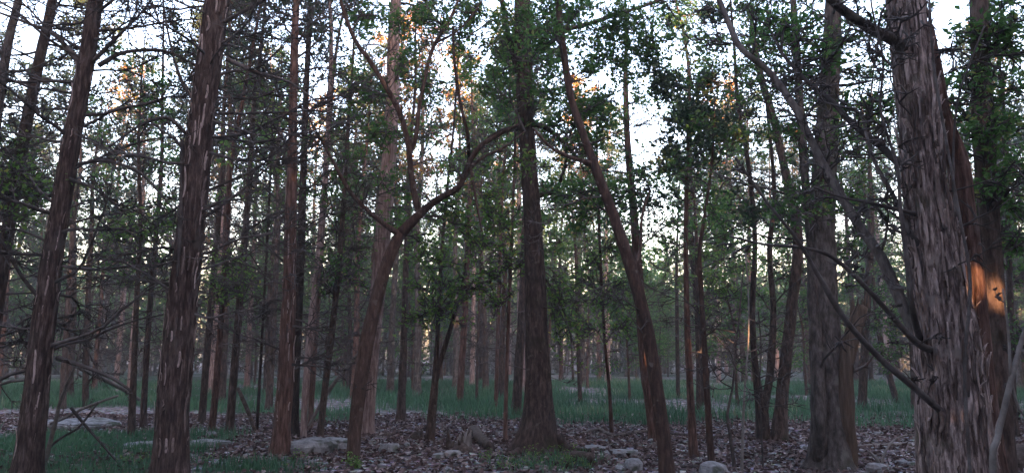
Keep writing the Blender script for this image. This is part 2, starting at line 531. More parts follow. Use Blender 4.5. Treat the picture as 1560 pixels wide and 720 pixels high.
def trunk_points(pix, D=None, H=14.0, dy=0.0, topr=.010, lean_keep=.5, shrink=1.0):
    """pixel column (x, y, width) from the base upwards -> axis points and radii; the base stands on the ground"""
    if D is None:
        D = gpos(pix[0][0], pix[0][1])[1]
    P, R = [], []
    for k, q in enumerate(pix):
        p = at(q[0], q[1], D)
        p = at(q[0], q[1], D + dy * max(p[2], 0))
        P.append(p)
        R.append(q[2] * .5 * p[1] / F)
    P, R = np.array(P), np.array(R) * shrink
    g = float(gz(P[0][0], D))
    if P[0][2] > g + .05:                       # base below the picture: run the trunk on down to the ground
        d = P[0] - P[min(1, len(P) - 1)]
        d = d / max(-d[2], .2)
        b = P[0] + d * (P[0][2] - g)
        P = np.concatenate([[b], P]); R = np.concatenate([[R[0] * 1.08], R])
    P = np.concatenate([[P[0] + (P[0] - P[1]) / np.linalg.norm(P[0] - P[1]) * .25], P]); R = np.concatenate([[R[0]], R])
    d = nrm(P[-1] - P[-2])
    top, r = P[-1], R[-1]
    ext, er = [], []
    nst = max(2, int((H - top[2]) / 1.2))
    if H - top[2] > .6:
        st = (H - top[2]) / nst
        for k in range(nst):
            d = nrm(d * (lean_keep + .4) + np.array([rng.normal(0, .06), rng.normal(0, .06), .35]))
            top = top + d * st
            ext.append(top); er.append(r + (topr - r) * (k + 1) / nst)
        P = np.concatenate([P, ext]); R = np.concatenate([R, er])
    return P, R, D

SEED = [100]
TW = [.0105, .0075]                               # thinnest side twigs built

def make_trunk(t, P, R, bark, sides, ds, flare=.35, part='trunk', mb=None, fl_z=.22, lobes=True):
    SEED[0] += 7
    PR = spline(np.concatenate([P, R[:, None]], 1), ds)
    P, R = PR[:, :3], np.maximum(PR[:, 3], .004)
    th = np.arange(sides) / sides
    L = np.concatenate([[0], np.cumsum(np.linalg.norm(np.diff(P, axis=0), axis=1))])
    disp = bark_disp(bark, th[None], L[:, None], float(R[len(R) // 4]), SEED[0])
    disp = disp * np.minimum(1, R[:, None] / max(R[0], 1e-3) * 1.3)
    if flare:
        h = np.maximum(P[:, 2] - P[0][2] - .22, 0)[:, None]
        lb = vnp(th[None] + 0 * h, h * 0, 6, SEED[0] + 3)
        disp = disp + R[:1, None] * flare * np.exp(-h / fl_z) * (.35 + 1.3 * lb if lobes else 1)
    m = mb or MB()
    tube(m, P, R, sides, disp)
    if mb is None:
        o = m.build(part, M[bark], t)
    else:
        o = None
    return o, P, R

def branch(mb, S, d, L, r, k=9, wob=.16, up=0.0, nsub=12, subl=(.18, .42), nss=3, sides=5, sub_up=0.02, tube_path=None, t0=.15, lmin=0.0):
    """one branch with side twigs; returns points along the fine twigs"""
    if tube_path is None:
        P = [np.asarray(S, float)]
        d = nrm(np.asarray(d, float))
        for q in range(k):
            d = nrm(d + rng.normal(0, wob, 3) + np.array([0, 0, up]))
            P.append(P[-1] + d * L / k)
        P = np.array(P)
    else:
        P = np.asarray(tube_path, float)
        L = np.linalg.norm(np.diff(P, axis=0), axis=1).sum()
    L = max(L, lmin)
    rad = r * (1 - .8 * np.linspace(0, 1, len(P)) ** .9)
    tube(mb, P, rad, sides, cap=False)
    if nsub == 0:
        return P[-2:]
    t = U(t0, 1.0, nsub)
    f = t * (len(P) - 1)
    i0 = np.minimum(f.astype(int), len(P) - 2)
    S2 = P[i0] + (P[i0 + 1] - P[i0]) * (f - i0)[:, None]
    Td = nrm(P[i0 + 1] - P[i0])
    perp = nrm(np.cross(Td, rng.normal(0, 1, (nsub, 3)) * np.array([.45, .45, 1.0])))
    ang = U(.5, 1.2, nsub)[:, None]
    D2 = Td * np.cos(ang) + perp * np.sin(ang)
    L2 = L * U(*subl, nsub) * (1.15 - .6 * t)
    r2 = np.maximum(TW[0], r * .5 * (1 - .5 * t))
    A = twigs(mb, S2, D2, L2, r2, k=3, bend=.24, up=sub_up)
    if not nss:
        return A[:, 1:].reshape(-1, 3)
    m = nsub * nss
    idx = np.repeat(np.arange(nsub), nss)
    q = rng.integers(1, 3, m)
    S3 = A[idx, q]
    Td = nrm(A[idx, q + 1] - A[idx, q])
    perp = nrm(np.cross(Td, rng.normal(0, 1, (m, 3)) * np.array([.5, .5, 1.0])))
    D3 = Td * .75 + perp * .65
    B = twigs(mb, S3, D3, L2[idx] * U(.25, .6, m), np.maximum(TW[1], r2[idx] * .6), k=2, bend=.25, up=sub_up)
    return np.concatenate([A[:, 2:].reshape(-1, 3), B[:, 1:].reshape(-1, 3), (B[:, 1:] * .5 + B[:, :-1] * .5).reshape(-1, 3)])

def along(P, R, z):
    i = int(np.clip(np.searchsorted(P[:, 2], z), 1, len(P) - 1))
    return P[i], R[i]

def dead_branches(t, P, R, n, z0, z1, L=(.8, 2.0), r=(.012, .022), elev=(-.15, .55), nsub=12, nss=3, joined=False, bias=None, up=.0, mt='twig'):
    mb = MB() if joined else None
    for k in range(n):
        p, rr = along(P, R, z0 + (z1 - z0) * (k + U(0, 1)) / n)
        az = U(0, 2 * math.pi)
        if U(0, 1) < .65:                        # boughs reach for the openings left and right
            az = math.pi * rng.integers(0, 2) + rng.normal(0, .5)
        e = U(*elev)
        d = np.array([math.cos(az) * math.cos(e), math.sin(az) * math.cos(e), math.sin(e)])
        b = mb or MB()
        branch(b, p + d * rr * .5, d, U(*L), U(*r), up=up + rng.normal(0, .02), nsub=nsub, nss=nss)
        if not joined:
            b.build('dead_branch', M[mt], t)
    if joined:
        mb.build('dead_branches', M[mt], t, stuff=True)

def spray(t, S, target, leafmat, nleaf, size, r=.014, nsub=14, nss=3, sag=.1, subl=(.25, .5), name='leafy_branch', flatn=.55, spread=.05, bark='twig', lmin=1.5):
    """leafy branch from a point on the trunk to a place; its leaves are one child of the branch"""
    S, E = np.asarray(S, float), np.asarray(target, float)
    mid = (S + E) / 2 + np.array([rng.normal(0, .05), rng.normal(0, .08), sag + .05 * np.linalg.norm(E - S)])
    path = spline([S, mid, E], max(.08, np.linalg.norm(E - S) / 9))
    b = MB()
    pts = branch(b, None, None, 0, r, tube_path=path, nsub=nsub, nss=nss, subl=subl, t0=.3, lmin=lmin)
    o = b.build(name, M[bark], t)
    lb = MB()
    C = pts[rng.integers(0, len(pts), nleaf)] + rng.normal(0, spread, (nleaf, 3))
    leaves(lb, C, size, flatn=flatn)
    f = lb.build('leaves', M[leafmat], None, org=tuple(t.location), smooth=False, stuff=True)
    f.parent = o
    f.location = (0, 0, 0)
    return o

def canopy(t, P, R, z0, z1, n, L, leafmat, per, size, part='crown', r=(.012, .03), nsub=9, nss=2, elev=(.0, .7), spread=.09, keep=None, flatn=.45, taper=True):
    """the live crown: limbs as one part, leaves as another"""
    wb, lb = MB(), MB()
    for k in range(n):
        z = z0 + (z1 - z0) * (k + U(0, 1)) / n
        p, rr = along(P, R, z)
        az = k * 2.4 + rng.normal(0, .5)
        e = U(*elev)
        d = np.array([math.cos(az) * math.cos(e), math.sin(az) * math.cos(e), math.sin(e)])
        Lb = U(*L) * ((1.1 - .7 * (z - z0) / (z1 - z0)) if taper else 1)
        pts = branch(wb, p, d, Lb, U(*r), nsub=nsub, nss=nss, subl=(.22, .5))
        C = pts[rng.integers(0, len(pts), per)] + rng.normal(0, spread, (per, 3))
        if keep is not None:
            C = C[keep(C)]
        leaves(lb, C, size, flatn=flatn)
    wb.build('limbs', M['twig'], t, stuff=True)
    lb.build(part, M[leafmat], t, smooth=False, stuff=True)

def open_sky(C):
    """the gap in the canopy where the bright sky shows (a window in the crowns round the glade)"""
    x, y = proj(C)
    g = np.minimum(((x - 985) / 38) ** 2 + ((y - 205) / 48) ** 2, ((x - 1035) / 26) ** 2 + ((y - 45) / 42) ** 2)
    g = np.minimum(g, ((x - 225) / 36) ** 2 + ((y - 60) / 40) ** 2)
    return g > 1 + rng.normal(0, .35, len(C))

def traced(name, label, pix, D=None, H=13, bark='cedar', sides=40, ds=.07, dy=0.0, flare=.35, cat='tree', group=None, fl_z=.22, lean_keep=.5, wk=1.0):
    P, R, D = trunk_points(pix, D, H, dy, lean_keep=lean_keep, shrink=wk * {'shag': .88, 'cedar': .84, 'red': .84, 'pale': .88, 'dark': .86, 'grey': .90}.get(bark, .9))
    base = P[1].copy()
    base[2] = float(gz(base[0], base[1]))
    t = thing(name, base, label, cat, group)
    o, P, R = make_trunk(t, P, R, bark, sides, ds, flare, fl_z=fl_z)
    t_ = Tree()
    t_.o, t_.P, t_.R, t_.D, t_.trunk = t, P, R, D, o
    return t_

def limb(t, pix, D, bark='twig', name='limb', nsub=10, nss=2, sides=12, dz=0.0, subl=(.12, .28), sub_leaf=None):
    """a limb traced along its pixels from the trunk outwards; dz metres nearer or farther at its tip"""
    m = len(pix)
    P, R = [], []
    for k, q in enumerate(pix):
        p = at(q[0], q[1], D + dz * k / (m - 1))
        if k == 0 and hasattr(t, 'D') and abs(D - t.D) < .6:
            p = at(q[0], q[1], t.D)
        P.append(p); R.append(q[2] * .43 * p[1] / F)
    PR = spline(np.concatenate([np.array(P), np.array(R)[:, None]], 1), .06)
    mb = MB()
    SEED[0] += 3
    th = np.arange(sides) / sides
    L = np.arange(len(PR)) * .06
    disp = .12 * PR[:, 3:4] * (vnp(th[None] + 0 * L[:, None], L[:, None] * 3 + 0 * th[None], 6, SEED[0]) - .5) * 2
    tube(mb, PR[:, :3], np.maximum(PR[:, 3], .003), sides, disp)
    o = mb.build(name, M[bark], t.o)
    if nsub:
        tb = MB()
        Pp = PR[:, :3]
        q = rng.integers(len(Pp) // 6, len(Pp) - 1, nsub)
        Td = nrm(Pp[np.minimum(q + 1, len(Pp) - 1)] - Pp[q])
        perp = nrm(np.cross(Td, rng.normal(0, 1, (nsub, 3))))
        Lt = np.linalg.norm(np.diff(Pp, axis=0), axis=1).sum()
        for i_ in range(nsub):
            branch(tb, Pp[q[i_]], Td[i_] * .5 + perp[i_] * .8, Lt * U(*subl), max(.004, PR[q[i_], 3] * .3), k=6, nsub=6, nss=nss, sides=4)
        tw = tb.build('twigs', M['twig'], None, org=tuple(t.o.location), stuff=True)
        tw.parent = o
        tw.location = (0, 0, 0)
    return o, PR

# ------------------------------------------------------------------ the large trees, one by one
T2 = traced('cedar_tree', 'straight dark trunk with mossy upper bark and many dead branches over the grass patch',
            [(40, 720, 56), (50, 650, 50), (66, 500, 45), (85, 360, 40), (112, 200, 35), (132, 90, 33), (146, 0, 31)], D=9.4, H=13, wk=0.86, bark='cedar', sides=64, ds=.055)
dead_branches(T2.o, T2.P, T2.R, 46, 1.2, 7.4, L=(1.0, 2.6), r=(.015, .028), elev=(-.25, .65), nsub=13)
for (a, b, c) in [([(120, 95, 12), (85, 55, 8), (40, 35, 6), (0, 20, 4)], 0, 0), ([(150, 100, 10), (190, 80, 7), (250, 78, 6), (300, 100, 4)], 0, .3),
                  ([(140, 95, 9), (180, 55, 6), (215, 20, 4), (245, -20, 3)], 0, -.4), ([(75, 470, 9), (40, 430, 7), (15, 390, 5), (-10, 340, 4)], 0, -.5),
                  ([(88, 545, 9), (120, 555, 7), (170, 575, 6), (200, 595, 4)], 0, -.6), ([(120, 250, 8), (160, 245, 6), (215, 265, 5), (265, 320, 3)], 0, -.5)]:
    limb(T2, a, 9.4, name='dead_limb', nsub=6, dz=c)
canopy(T2.o, T2.P, T2.R, 8.5, 12.8, 16, (1.2, 2.8), 'needle', 150, .15)

T3 = traced('cedar_tree', 'thick straight trunk with long peeling bark strips, beside the flat grey rock',
            [(258, 720, 60), (262, 640, 56), (272, 520, 53), (290, 350, 48), (306, 200, 46), (318, 100, 45), (331, 0, 44)], D=9.3, H=14, bark='cedar', sides=84, ds=.05)
dead_branches(T3.o, T3.P, T3.R, 46, 2.0, 7.8, L=(1.0, 2.4), r=(.014, .026), elev=(-.4, .55), nsub=13)
for (a, c) in [([(278, 215, 8), (277, 290, 8), (274, 360, 7), (270, 420, 5)], -.3), ([(345, 90, 9), (390, 110, 7), (440, 125, 5), (490, 160, 3)], .2),
               ([(285, 205, 7), (255, 180, 6), (215, 190, 5), (165, 225, 4)], -.3), ([(330, 40, 9), (385, 10, 7), (430, -15, 5)], -.3), ([(300, 160, 7), (275, 120, 6), (258, 60, 4), (248, 0, 3)], -.2)]:
    limb(T3, a, 9.3, name='dead_limb', nsub=6, dz=c)
canopy(T3.o, T3.P, T3.R, 9.2, 13.8, 16, (1.2, 2.8), 'needle', 150, .15)

T1 = traced('cedar_tree', 'slim trunk leaning outwards past the mossy trunk over the grass patch',
            [(-28, 660, 27), (0, 430, 26), (14, 340, 25), (36, 210, 24), (58, 100, 22), (80, 0, 19)], D=10.5, H=12, wk=0.86, bark='dark', sides=40)
dead_branches(T1.o, T1.P, T1.R, 44, 1.5, 7, L=(.7, 1.8), nsub=12, r=(.012, .020))
canopy(T1.o, T1.P, T1.R, 7.6, 11.8, 14, (1.0, 2.0), 'leaf', 130, .09)
T0 = traced('tree', 'slender trunk with yellowing leaves at the edge of the grass patch',
            [(-60, 700, 20), (-30, 400, 18), (-5, 180, 16), (14, 60, 14), (28, 0, 13)], D=10.0, H=11, bark='grey', sides=32)
for (x, y) in [(15, 230), (30, 262), (8, 285), (45, 300), (22, 330), (60, 270)]:
    p, _ = along(T0.P, T0.R, at(x, y, 9.8)[2] - .2)
    spray(T0.o, p, at(x, y, U(9.2, 10.2)), 'leafy', 90, .075)
dead_branches(T0.o, T0.P, T0.R, 12, 1.5, 7, nsub=9)

T4 = traced('cedar_tree', 'reddish trunk ringed with fine dead twigs beside the layered flat rock',
            [(425, 697, 36), (430, 640, 32), (436, 560, 32), (440, 450, 27), (444, 300, 22), (447, 150, 18), (452, 0, 14)], H=12, wk=0.88, bark='red', sides=44, ds=.06)
dead_branches(T4.o, T4.P, T4.R, 64, 1.2, 8.8, L=(.9, 2.1), r=(.012, .022), elev=(-.2, .6), nsub=13)
canopy(T4.o, T4.P, T4.R, 8.0, 11.8, 14, (.8, 1.6), 'needle', 140, .10)
T4b = traced('cedar_tree', 'dark slim trunk standing close behind the reddish twiggy trunk',
             [(447, 664, 24), (450, 560, 23), (456, 440, 21), (461, 300, 18), (466, 150, 15), (472, 0, 12)], H=12, wk=0.72, bark='dark', sides=32, ds=.07)
dead_branches(T4b.o, T4b.P, T4b.R, 30, 1.5, 10, L=(.8, 1.9), r=(.009, .016), nsub=11, joined=True)
canopy(T4b.o, T4b.P, T4b.R, 8.0, 11.8, 14, (.8, 1.8), 'needle', 140, .10)

T5 = traced('forked_tree', 'leaning brown tree forking into three crooked limbs',
            [(537, 702, 28), (541, 650, 28), (548, 590, 30), (559, 520, 31), (575, 450, 29), (590, 400, 27), (606, 364, 25), (616, 349, 22)], H=2.2, wk=0.76, bark='smooth', sides=48, ds=.04, flare=.15)
D5 = T5.D
l1 = limb(T5, [(610, 358, 12.9), (590, 345, 9.5), (560, 321, 7.7), (530, 287, 6.9), (500, 232, 5.2), (476, 190, 3.4), (455, 160, 2.6)], D5, 'smooth', nsub=8, dz=-.8)
l2 = limb(T5, [(612, 354, 20.6), (640, 325, 15.5), (668, 303, 12.9), (692, 290, 12.0), (704, 278, 10.3), (713, 252, 9.5), (730, 225, 8.6), (758, 206, 7.7), (790, 190, 6.0)], D5, 'smooth', nsub=9, dz=-.5)
l3 = limb(T5, [(640, 328, 12.9), (631, 295, 11.2), (626, 260, 11.2), (622, 222, 10.3), (612, 180, 10.3), (597, 148, 9.5), (566, 97, 8.6), (540, 60, 7.7), (520, 5, 6.0), (512, -40, 4.3)], D5, 'smooth', nsub=12, dz=-.9)
l4 = limb(T5, [(624, 236, 8.6), (634, 205, 7.7), (639, 160, 7.7), (652, 98, 6.9), (664, 64, 6.9), (688, 24, 6.0), (706, -20, 4.3)], D5 - .2, 'smooth', nsub=10, dz=.5)
l5 = limb(T5, [(715, 247, 7.7), (712, 205, 6.0), (700, 150, 6.0), (692, 90, 5.2), (690, 40, 4.3)], D5 - .3, 'smooth', nsub=5, dz=-.6, name='limb')
l6 = limb(T5, [(716, 248, 6.0), (722, 285, 5.2), (728, 320, 4.3), (734, 352, 2.6)], D5 - .3, 'smooth', nsub=3, dz=-.3, name='limb')
l7 = limb(T5, [(662, 66, 5.2), (690, 52, 4.3), (715, 30, 3.4), (735, 0, 2.6)], D5 + .1, 'smooth', nsub=6, dz=.3)
l8 = limb(T5, [(711, 262, 6.9), (735, 240, 5.2), (765, 226, 4.3), (800, 200, 2.6)], D5 - .3, 'smooth', nsub=5, dz=.4)
def sprays(t, pathD, lst, leafmat, nl, size, **kw):
    """leafy branches growing from the nearest points of given limb paths"""
    A = np.concatenate([p[:, :3] for p in pathD])
    for (x, y, D) in lst:
        E = at(x, y, D)
        k = np.argmin(np.linalg.norm(A - E - np.array([0, 0, -.3]), axis=1))
        spray(t.o, A[k], E, leafmat, nl, size, **kw)
paths5 = [l1[1], l2[1], l3[1], l4[1], l5[1], l7[1], l8[1]]
sprays(T5, paths5, [(640, 20, 12.2), (600, 40, 12.8), (665, 30, 11.4), (620, 95, 11.2), (700, 60, 12), (735, 30, 12.4), (760, 80, 11.8), (690, 10, 12.9),
                    (560, 30, 11.5), (740, 130, 12.1), (655, 150, 12.8), (580, 200, 11), (545, 160, 11.6), (530, 250, 12.3), (770, 150, 12.6), (600, 290, 12.8)], 'leaf', 220, .085, nsub=16)
sprays(T5, paths5, [(700, 320, 12.2), (740, 300, 11.5), (680, 360, 12.9), (725, 380, 12.3), (660, 395, 12.6), (765, 350, 11.9), (790, 250, 11.6)], 'leafy', 170, .08, nsub=14)

T6 = traced('cedar_tree', 'tall pale reddish trunk rising behind the leaning forked tree',
            [(560, 661, 20), (563, 610, 19), (570, 500, 24), (580, 400, 27), (590, 280, 26), (598, 150, 24), (603, 0, 20)], H=15, bark='pale', sides=40, ds=.06)
dead_branches(T6.o, T6.P, T6.R, 26, 1.5, 10, L=(.8, 1.8), nsub=10, joined=True, r=(.009, .016))
canopy(T6.o, T6.P, T6.R, 9, 14.8, 20, (1.0, 2.4), 'needle', 170, .11)

T7 = traced('large_tree', 'stout dark tree with flaring roots in the middle of the bare floor',
            [(821, 690, 62), (822, 650, 56), (821, 600, 49), (819, 540, 44), (816, 450, 40), (812, 350, 35), (806, 260, 32), (801, 180, 32), (798, 90, 33), (796, 0, 32)],
            H=15, wk=0.95, bark='dark', sides=84, ds=.055, flare=.85, fl_z=.32)
dead_branches(T7.o, T7.P, T7.R, 16, 2.2, 6, L=(.5, 1.4), nsub=8, r=(.006, .013))
D7 = T7.D
r7 = [limb(T7, [(795, 195, 12), (770, 198, 9), (745, 210, 6), (715, 240, 4)], D7, 'dark', nsub=6, dz=-.4),
      limb(T7, [(803, 45, 16), (840, 48, 10), (885, 40, 8), (930, 25, 7), (985, 8, 6), (1030, -10, 4)], D7, 'dark', nsub=12, dz=-.7),
      limb(T7, [(812, 300, 10), (845, 290, 7), (860, 255, 6), (864, 215, 4)], D7, 'dark', nsub=6, dz=.5),
      limb(T7, [(800, 185, 12), (840, 200, 8), (880, 240, 6), (915, 265, 4)], D7, 'dark', nsub=8, dz=.6),
      limb(T7, [(790, 110, 13), (776, 60, 11), (766, 10, 10), (758, -40, 7)], D7, 'dark', nsub=6, dz=.3)]
canopy(T7.o, T7.P, T7.R, 8.8, 14.6, 22, (1.6, 3.2), 'leaf', 150, .14)
# roots running out from the flare
for pix, dz in [([(845, 668, 30), (862, 683, 20), (885, 690, 10), (905, 694, 5)], -.2), ([(803, 675, 24), (790, 690, 16), (772, 700, 8)], -.5), ([(825, 690, 26), (830, 703, 14), (838, 712, 6)], -.9)]:
    P = []
    for k, q in enumerate(pix):
        p = at(q[0], q[1], D7 + dz * k / (len(pix) - 1))
        g = float(gz(p[0], p[1]))
        p[2] = max(p[2], g) if k == 0 else g + .02
        P.append([*p, q[2] * .5 * p[1] / F])
    PR = spline(P, .05)
    b = MB(); tube(b, PR[:, :3], PR[:, 3], 14)
    b.build('root', M['dark'], T7.o)
A7 = [r[1] for r in r7] + [T7.P[(T7.P[:, 2] > 3)]]
sprays(T7, A7, [(780, 60, 12.5), (830, 20, 12), (850, 90, 12.8), (880, 60, 11.6), (910, 90, 12.2), (930, 40, 11.8), (870, 140, 12.9), (835, 130, 11.5), (900, 160, 12.6), (940, 110, 12.2),
                (850, 190, 13), (925, 190, 13), (890, 220, 12.2), (960, 30, 11.6), (820, 70, 11), (785, 20, 11.6), (765, 110, 12.8), (920, 150, 11.7), (845, 50, 13.2), (945, 65, 12.8), (985, 62, 12.2), (1005, 105, 12.6), (970, 120, 12.9), (1020, 30, 12.4)], 'leaf', 290, .085, nsub=17)
sprays(T7, A7, [(855, 445, 13), (875, 470, 12.6), (850, 530, 13), (880, 545, 12.7), (865, 500, 12.9)], 'leafy', 120, .075, nsub=12)

T8 = traced('leaning_tree', 'slim smooth trunk leaning hard beside the stout dark tree',
            [(1016, 724, 26), (1010, 660, 25), (1000, 590, 25), (988, 510, 25), (968, 430, 24), (937, 335, 21), (905, 250, 18), (885, 195, 16), (868, 140, 15), (855, 50, 13), (850, 0, 11)], H=9.5, wk=0.88, bark='smooth', sides=44, ds=.045, lean_keep=.6)
dead_branches(T8.o, T8.P, T8.R, 10, 1.6, 6.0, L=(.5, 1.3), nsub=8, r=(.006, .012))
r8 = [limb(T8, [(905, 250, 10), (870, 240, 8), (840, 225, 6), (812, 195, 4)], T8.D, 'smooth', nsub=6, dz=-.4), limb(T8, [(960, 420, 8), (975, 380, 6), (978, 330, 5), (990, 290, 3)], T8.D, 'smooth', nsub=6, dz=.3)]
sprays(T8, [T8.P[T8.P[:, 2] > 3.4], r8[1][1]], [(870, 20, 10.2), (830, 60, 10), (890, 110, 10.4), (920, 300, 10.8), (860, 300, 10.6), (880, 330, 11.2), (955, 290, 10.8)], 'leaf', 230, .08)

T9 = traced('tree', 'straight brown trunk standing just behind the slim leaning trunk',
            [(1001, 668, 30), (994, 620, 28), (984, 560, 26), (975, 450, 21), (966, 330, 17), (957, 230, 14), (953, 130, 11)], H=9, wk=0.86, bark='red', sides=36, ds=.06, flare=.2)
dead_branches(T9.o, T9.P, T9.R, 14, 2, 6, L=(.5, 1.3), nsub=8, joined=True, r=(.006, .01))
canopy(T9.o, T9.P, T9.R, 3.4, 6.6, 9, (.8, 1.6), 'leaf', 130, .085, keep=open_sky)

def thin(label, pix, bark, H, lv=None, dead=8, D=None, name='young_tree', leafmat='leaf', per=90, size=.08, group=None, cat='tree', Lc=(.7, 1.5), dz=(1.3, 4.5)):
    t = traced(name, label, pix, D=D, H=H, wk=.88, bark=bark, sides=16, ds=.14, flare=.2, cat=cat, group=group)
    if dead:
        dead_branches(t.o, t.P, t.R, dead, dz[0], min(dz[1], H - 1), L=(.4, 1.3), nsub=8, nss=2, joined=True, r=(.007, .013))
    if lv:
        canopy(t.o, t.P, t.R, lv[0], lv[1], lv[2], Lc, leafmat, per, size, keep=open_sky, r=(.006, .014), elev=(-.1, .6))
    return t

thin('thin upright trunk with a dark tufted crown, right of the slim leaning trunk', [(1056, 690, 17), (1053, 620, 15), (1048, 520, 13), (1045, 400, 10), (1046, 280, 8), (1050, 180, 6)], 'red', 6.4, (3.9, 6.2, 15), leafmat='needle', per=300, size=.10, Lc=(.9, 1.7))
thin('thin crooked trunk with bare forks between two upright stems on the leaf litter', [(1084, 702, 12), (1079, 630, 12), (1073, 530, 11), (1068, 440, 9), (1066, 380, 8), (1078, 300, 6)], 'smooth', 5.6, (2.5, 5.2, 8), leafmat='leaf', per=120)
thin('forked leafless sapling standing on the leaf litter', [(1118, 704, 7), (1112, 660, 6), (1108, 630, 5), (1116, 590, 4), (1120, 540, 3)], 'twig', 2.9, None, dead=9, dz=(.9, 2.6), name='sapling', cat='sapling')
thin('straight bare pale sapling rod on the leaf litter', [(1130, 713, 5), (1132, 650, 5), (1134, 600, 4), (1140, 520, 3)], 'stick', 3.0, None, dead=6, dz=(1, 2.6), name='sapling', cat='sapling')
thin('hair-thin bare sapling in front of the clustered stems', [(1162, 706, 3), (1160, 650, 3), (1157, 590, 2)], 'twig', 2.2, None, dead=5, dz=(.7, 1.9), name='sapling', cat='sapling')
t = thin('clustered stems rising from one base before the bright grass', [(1163, 667, 26), (1160, 620, 24), (1152, 570, 14), (1146, 480, 12), (1150, 360, 10), (1140, 250, 9), (1125, 170, 8)], 'dark', 10, (5, 9.5, 14), leafmat='needle', per=190, size=.10, Lc=(1, 2.2), dead=14)
limb(t, [(1164, 625, 16), (1174, 560, 13), (1178, 470, 11), (1172, 380, 9), (1180, 300, 8), (1172, 200, 6), (1165, 130, 4)], t.D, 'dark', nsub=12, dz=.3)
t = traced('tree', 'curving dark trunk with a swollen foot, next to the clustered stems', [(1187, 668, 28), (1190, 620, 22), (1197, 550, 20), (1207, 460, 19), (1214, 400, 18), (1214, 350, 17), (1198, 270, 15), (1178, 180, 14), (1160, 120, 12), (1148, 60, 10)], H=9, bark='dark', sides=30, ds=.06, flare=.35)
dead_branches(t.o, t.P, t.R, 12, 2, 7, nsub=9, joined=True)
canopy(t.o, t.P, t.R, 5.2, 8.8, 12, (.8, 1.8), 'leaf', 170, .085, keep=open_sky)

T15 = traced('large_tree', 'massive grey trunk with a broken side stem and flared foot',
             [(1266, 706, 62), (1264, 650, 60), (1260, 580, 56), (1256, 500, 54), (1252, 420, 52), (1252, 330, 47), (1258, 220, 42), (1264, 120, 36), (1270, 0, 30)], H=15, wk=0.92, bark='grey', sides=76, ds=.06, flare=.45, fl_z=.3)
D15 = T15.D
o, _ = limb(T15, [(1247, 716, 26), (1249, 650, 22), (1246, 560, 21), (1240, 470, 19), (1238, 400, 18), (1232, 330, 16), (1224, 240, 15), (1216, 120, 14), (1208, 0, 12), (1204, -60, 10)], D15 - .35, 'grey', name='stem', nsub=14, dz=.6, sides=24)
o, _ = limb(T15, [(1292, 716, 34), (1290, 640, 28), (1288, 570, 26), (1296, 520, 26), (1306, 485, 24), (1314, 466, 20)], D15 - .15, 'heart', name='broken_stem', nsub=4, nss=1, dz=-.1, sides=24)
sp = MB()
for k in range(9):
    p = at(1306 + U(-9, 12), 476 + U(-6, 8), D15 - .2 + U(-.08, .08))
    q = p + np.array([U(.0, .09), U(-.05, .05), U(.10, .32)])
    tube(sp, np.array([p - (q - p) * .5, p, (p + q) / 2, q]), [.03, .028, .02, .004], 5)
f = sp.build('splinters', M['heart'], None, org=tuple(T15.o.location), stuff=True); f.parent = o; f.location = (0, 0, 0)
dead_branches(T15.o, T15.P, T15.R, 18, 2, 7, nsub=11, L=(.8, 2))
canopy(T15.o, T15.P, T15.R, 6, 14, 22, (1.2, 2.6), 'leaf', 200, .085, keep=open_sky)
A15 = [T15.P[T15.P[:, 2] > 2.5]]
sprays(T15, A15, [(1215, 290, 11), (1290, 300, 10.8), (1235, 320, 10.6), (1300, 380, 11.6), (1205, 210, 11), (1190, 330, 11.4), (1310, 230, 11.6), (1150, 60, 11.2), (1180, 35, 10.8), (1230, 90, 11.4), (1290, 60, 10.9), (1320, 110, 11.5), (1300, 200, 10.7), (1330, 55, 11.8), (1240, 150, 11.9), (1200, 120, 11.6), (1110, 100, 11.8), (1090, 50, 11.3),
                  (1140, 140, 11), (1285, 120, 12), (1255, 30, 11.8), (1340, 170, 11.2), (1160, 200, 11.8), (1320, 300, 12), (1075, 130, 12)], 'leaf', 190, .075)

T16 = traced('large_tree', 'nearest massive shaggy trunk with deep peeling bark strips',
             [(1466, 760, 122), (1458, 720, 116), (1452, 640, 108), (1447, 560, 100), (1434, 460, 90), (1423, 380, 82), (1411, 300, 74), (1402, 210, 68), (1392, 120, 65), (1384, 50, 64), (1378, 0, 62)], D=5.6, H=12.5, bark='shag', sides=150, ds=.022, flare=.25)
D16 = T16.D
pix = [(1512, 1400, 76), (1510, 1040, 70), (1505, 760, 64), (1500, 700, 60), (1492, 600, 52), (1484, 500, 44), (1480, 430, 40), (1474, 370, 38), (1467, 310, 37), (1460, 250, 35), (1436, 180, 30), (1424, 110, 26), (1412, 40, 20)]
P = np.array([at(x, y, D16 + .15) for (x, y, _) in pix])
P[0] = [P[1][0], P[1][1], -.15]
make_trunk(T16.o, P, np.array([w_ * .45 * (D16 + .15) / F for (_, _, w_) in pix]), 'red', 96, .03, .2, part='stem')
T16c = traced('tree', 'dark upright trunk close behind the shaggy trunk, catching a patch of low sun',
              [(1526, 720, 46), (1521, 620, 43), (1516, 520, 38), (1512, 420, 35), (1504, 300, 35), (1497, 200, 34), (1494, 100, 33), (1491, 0, 31)], D=6.9, H=12, bark='dark', sides=52, ds=.06)
dead_branches(T16c.o, T16c.P, T16c.R, 12, 2.2, 6, nsub=9, L=(.5, 1.3), r=(.006, .012))
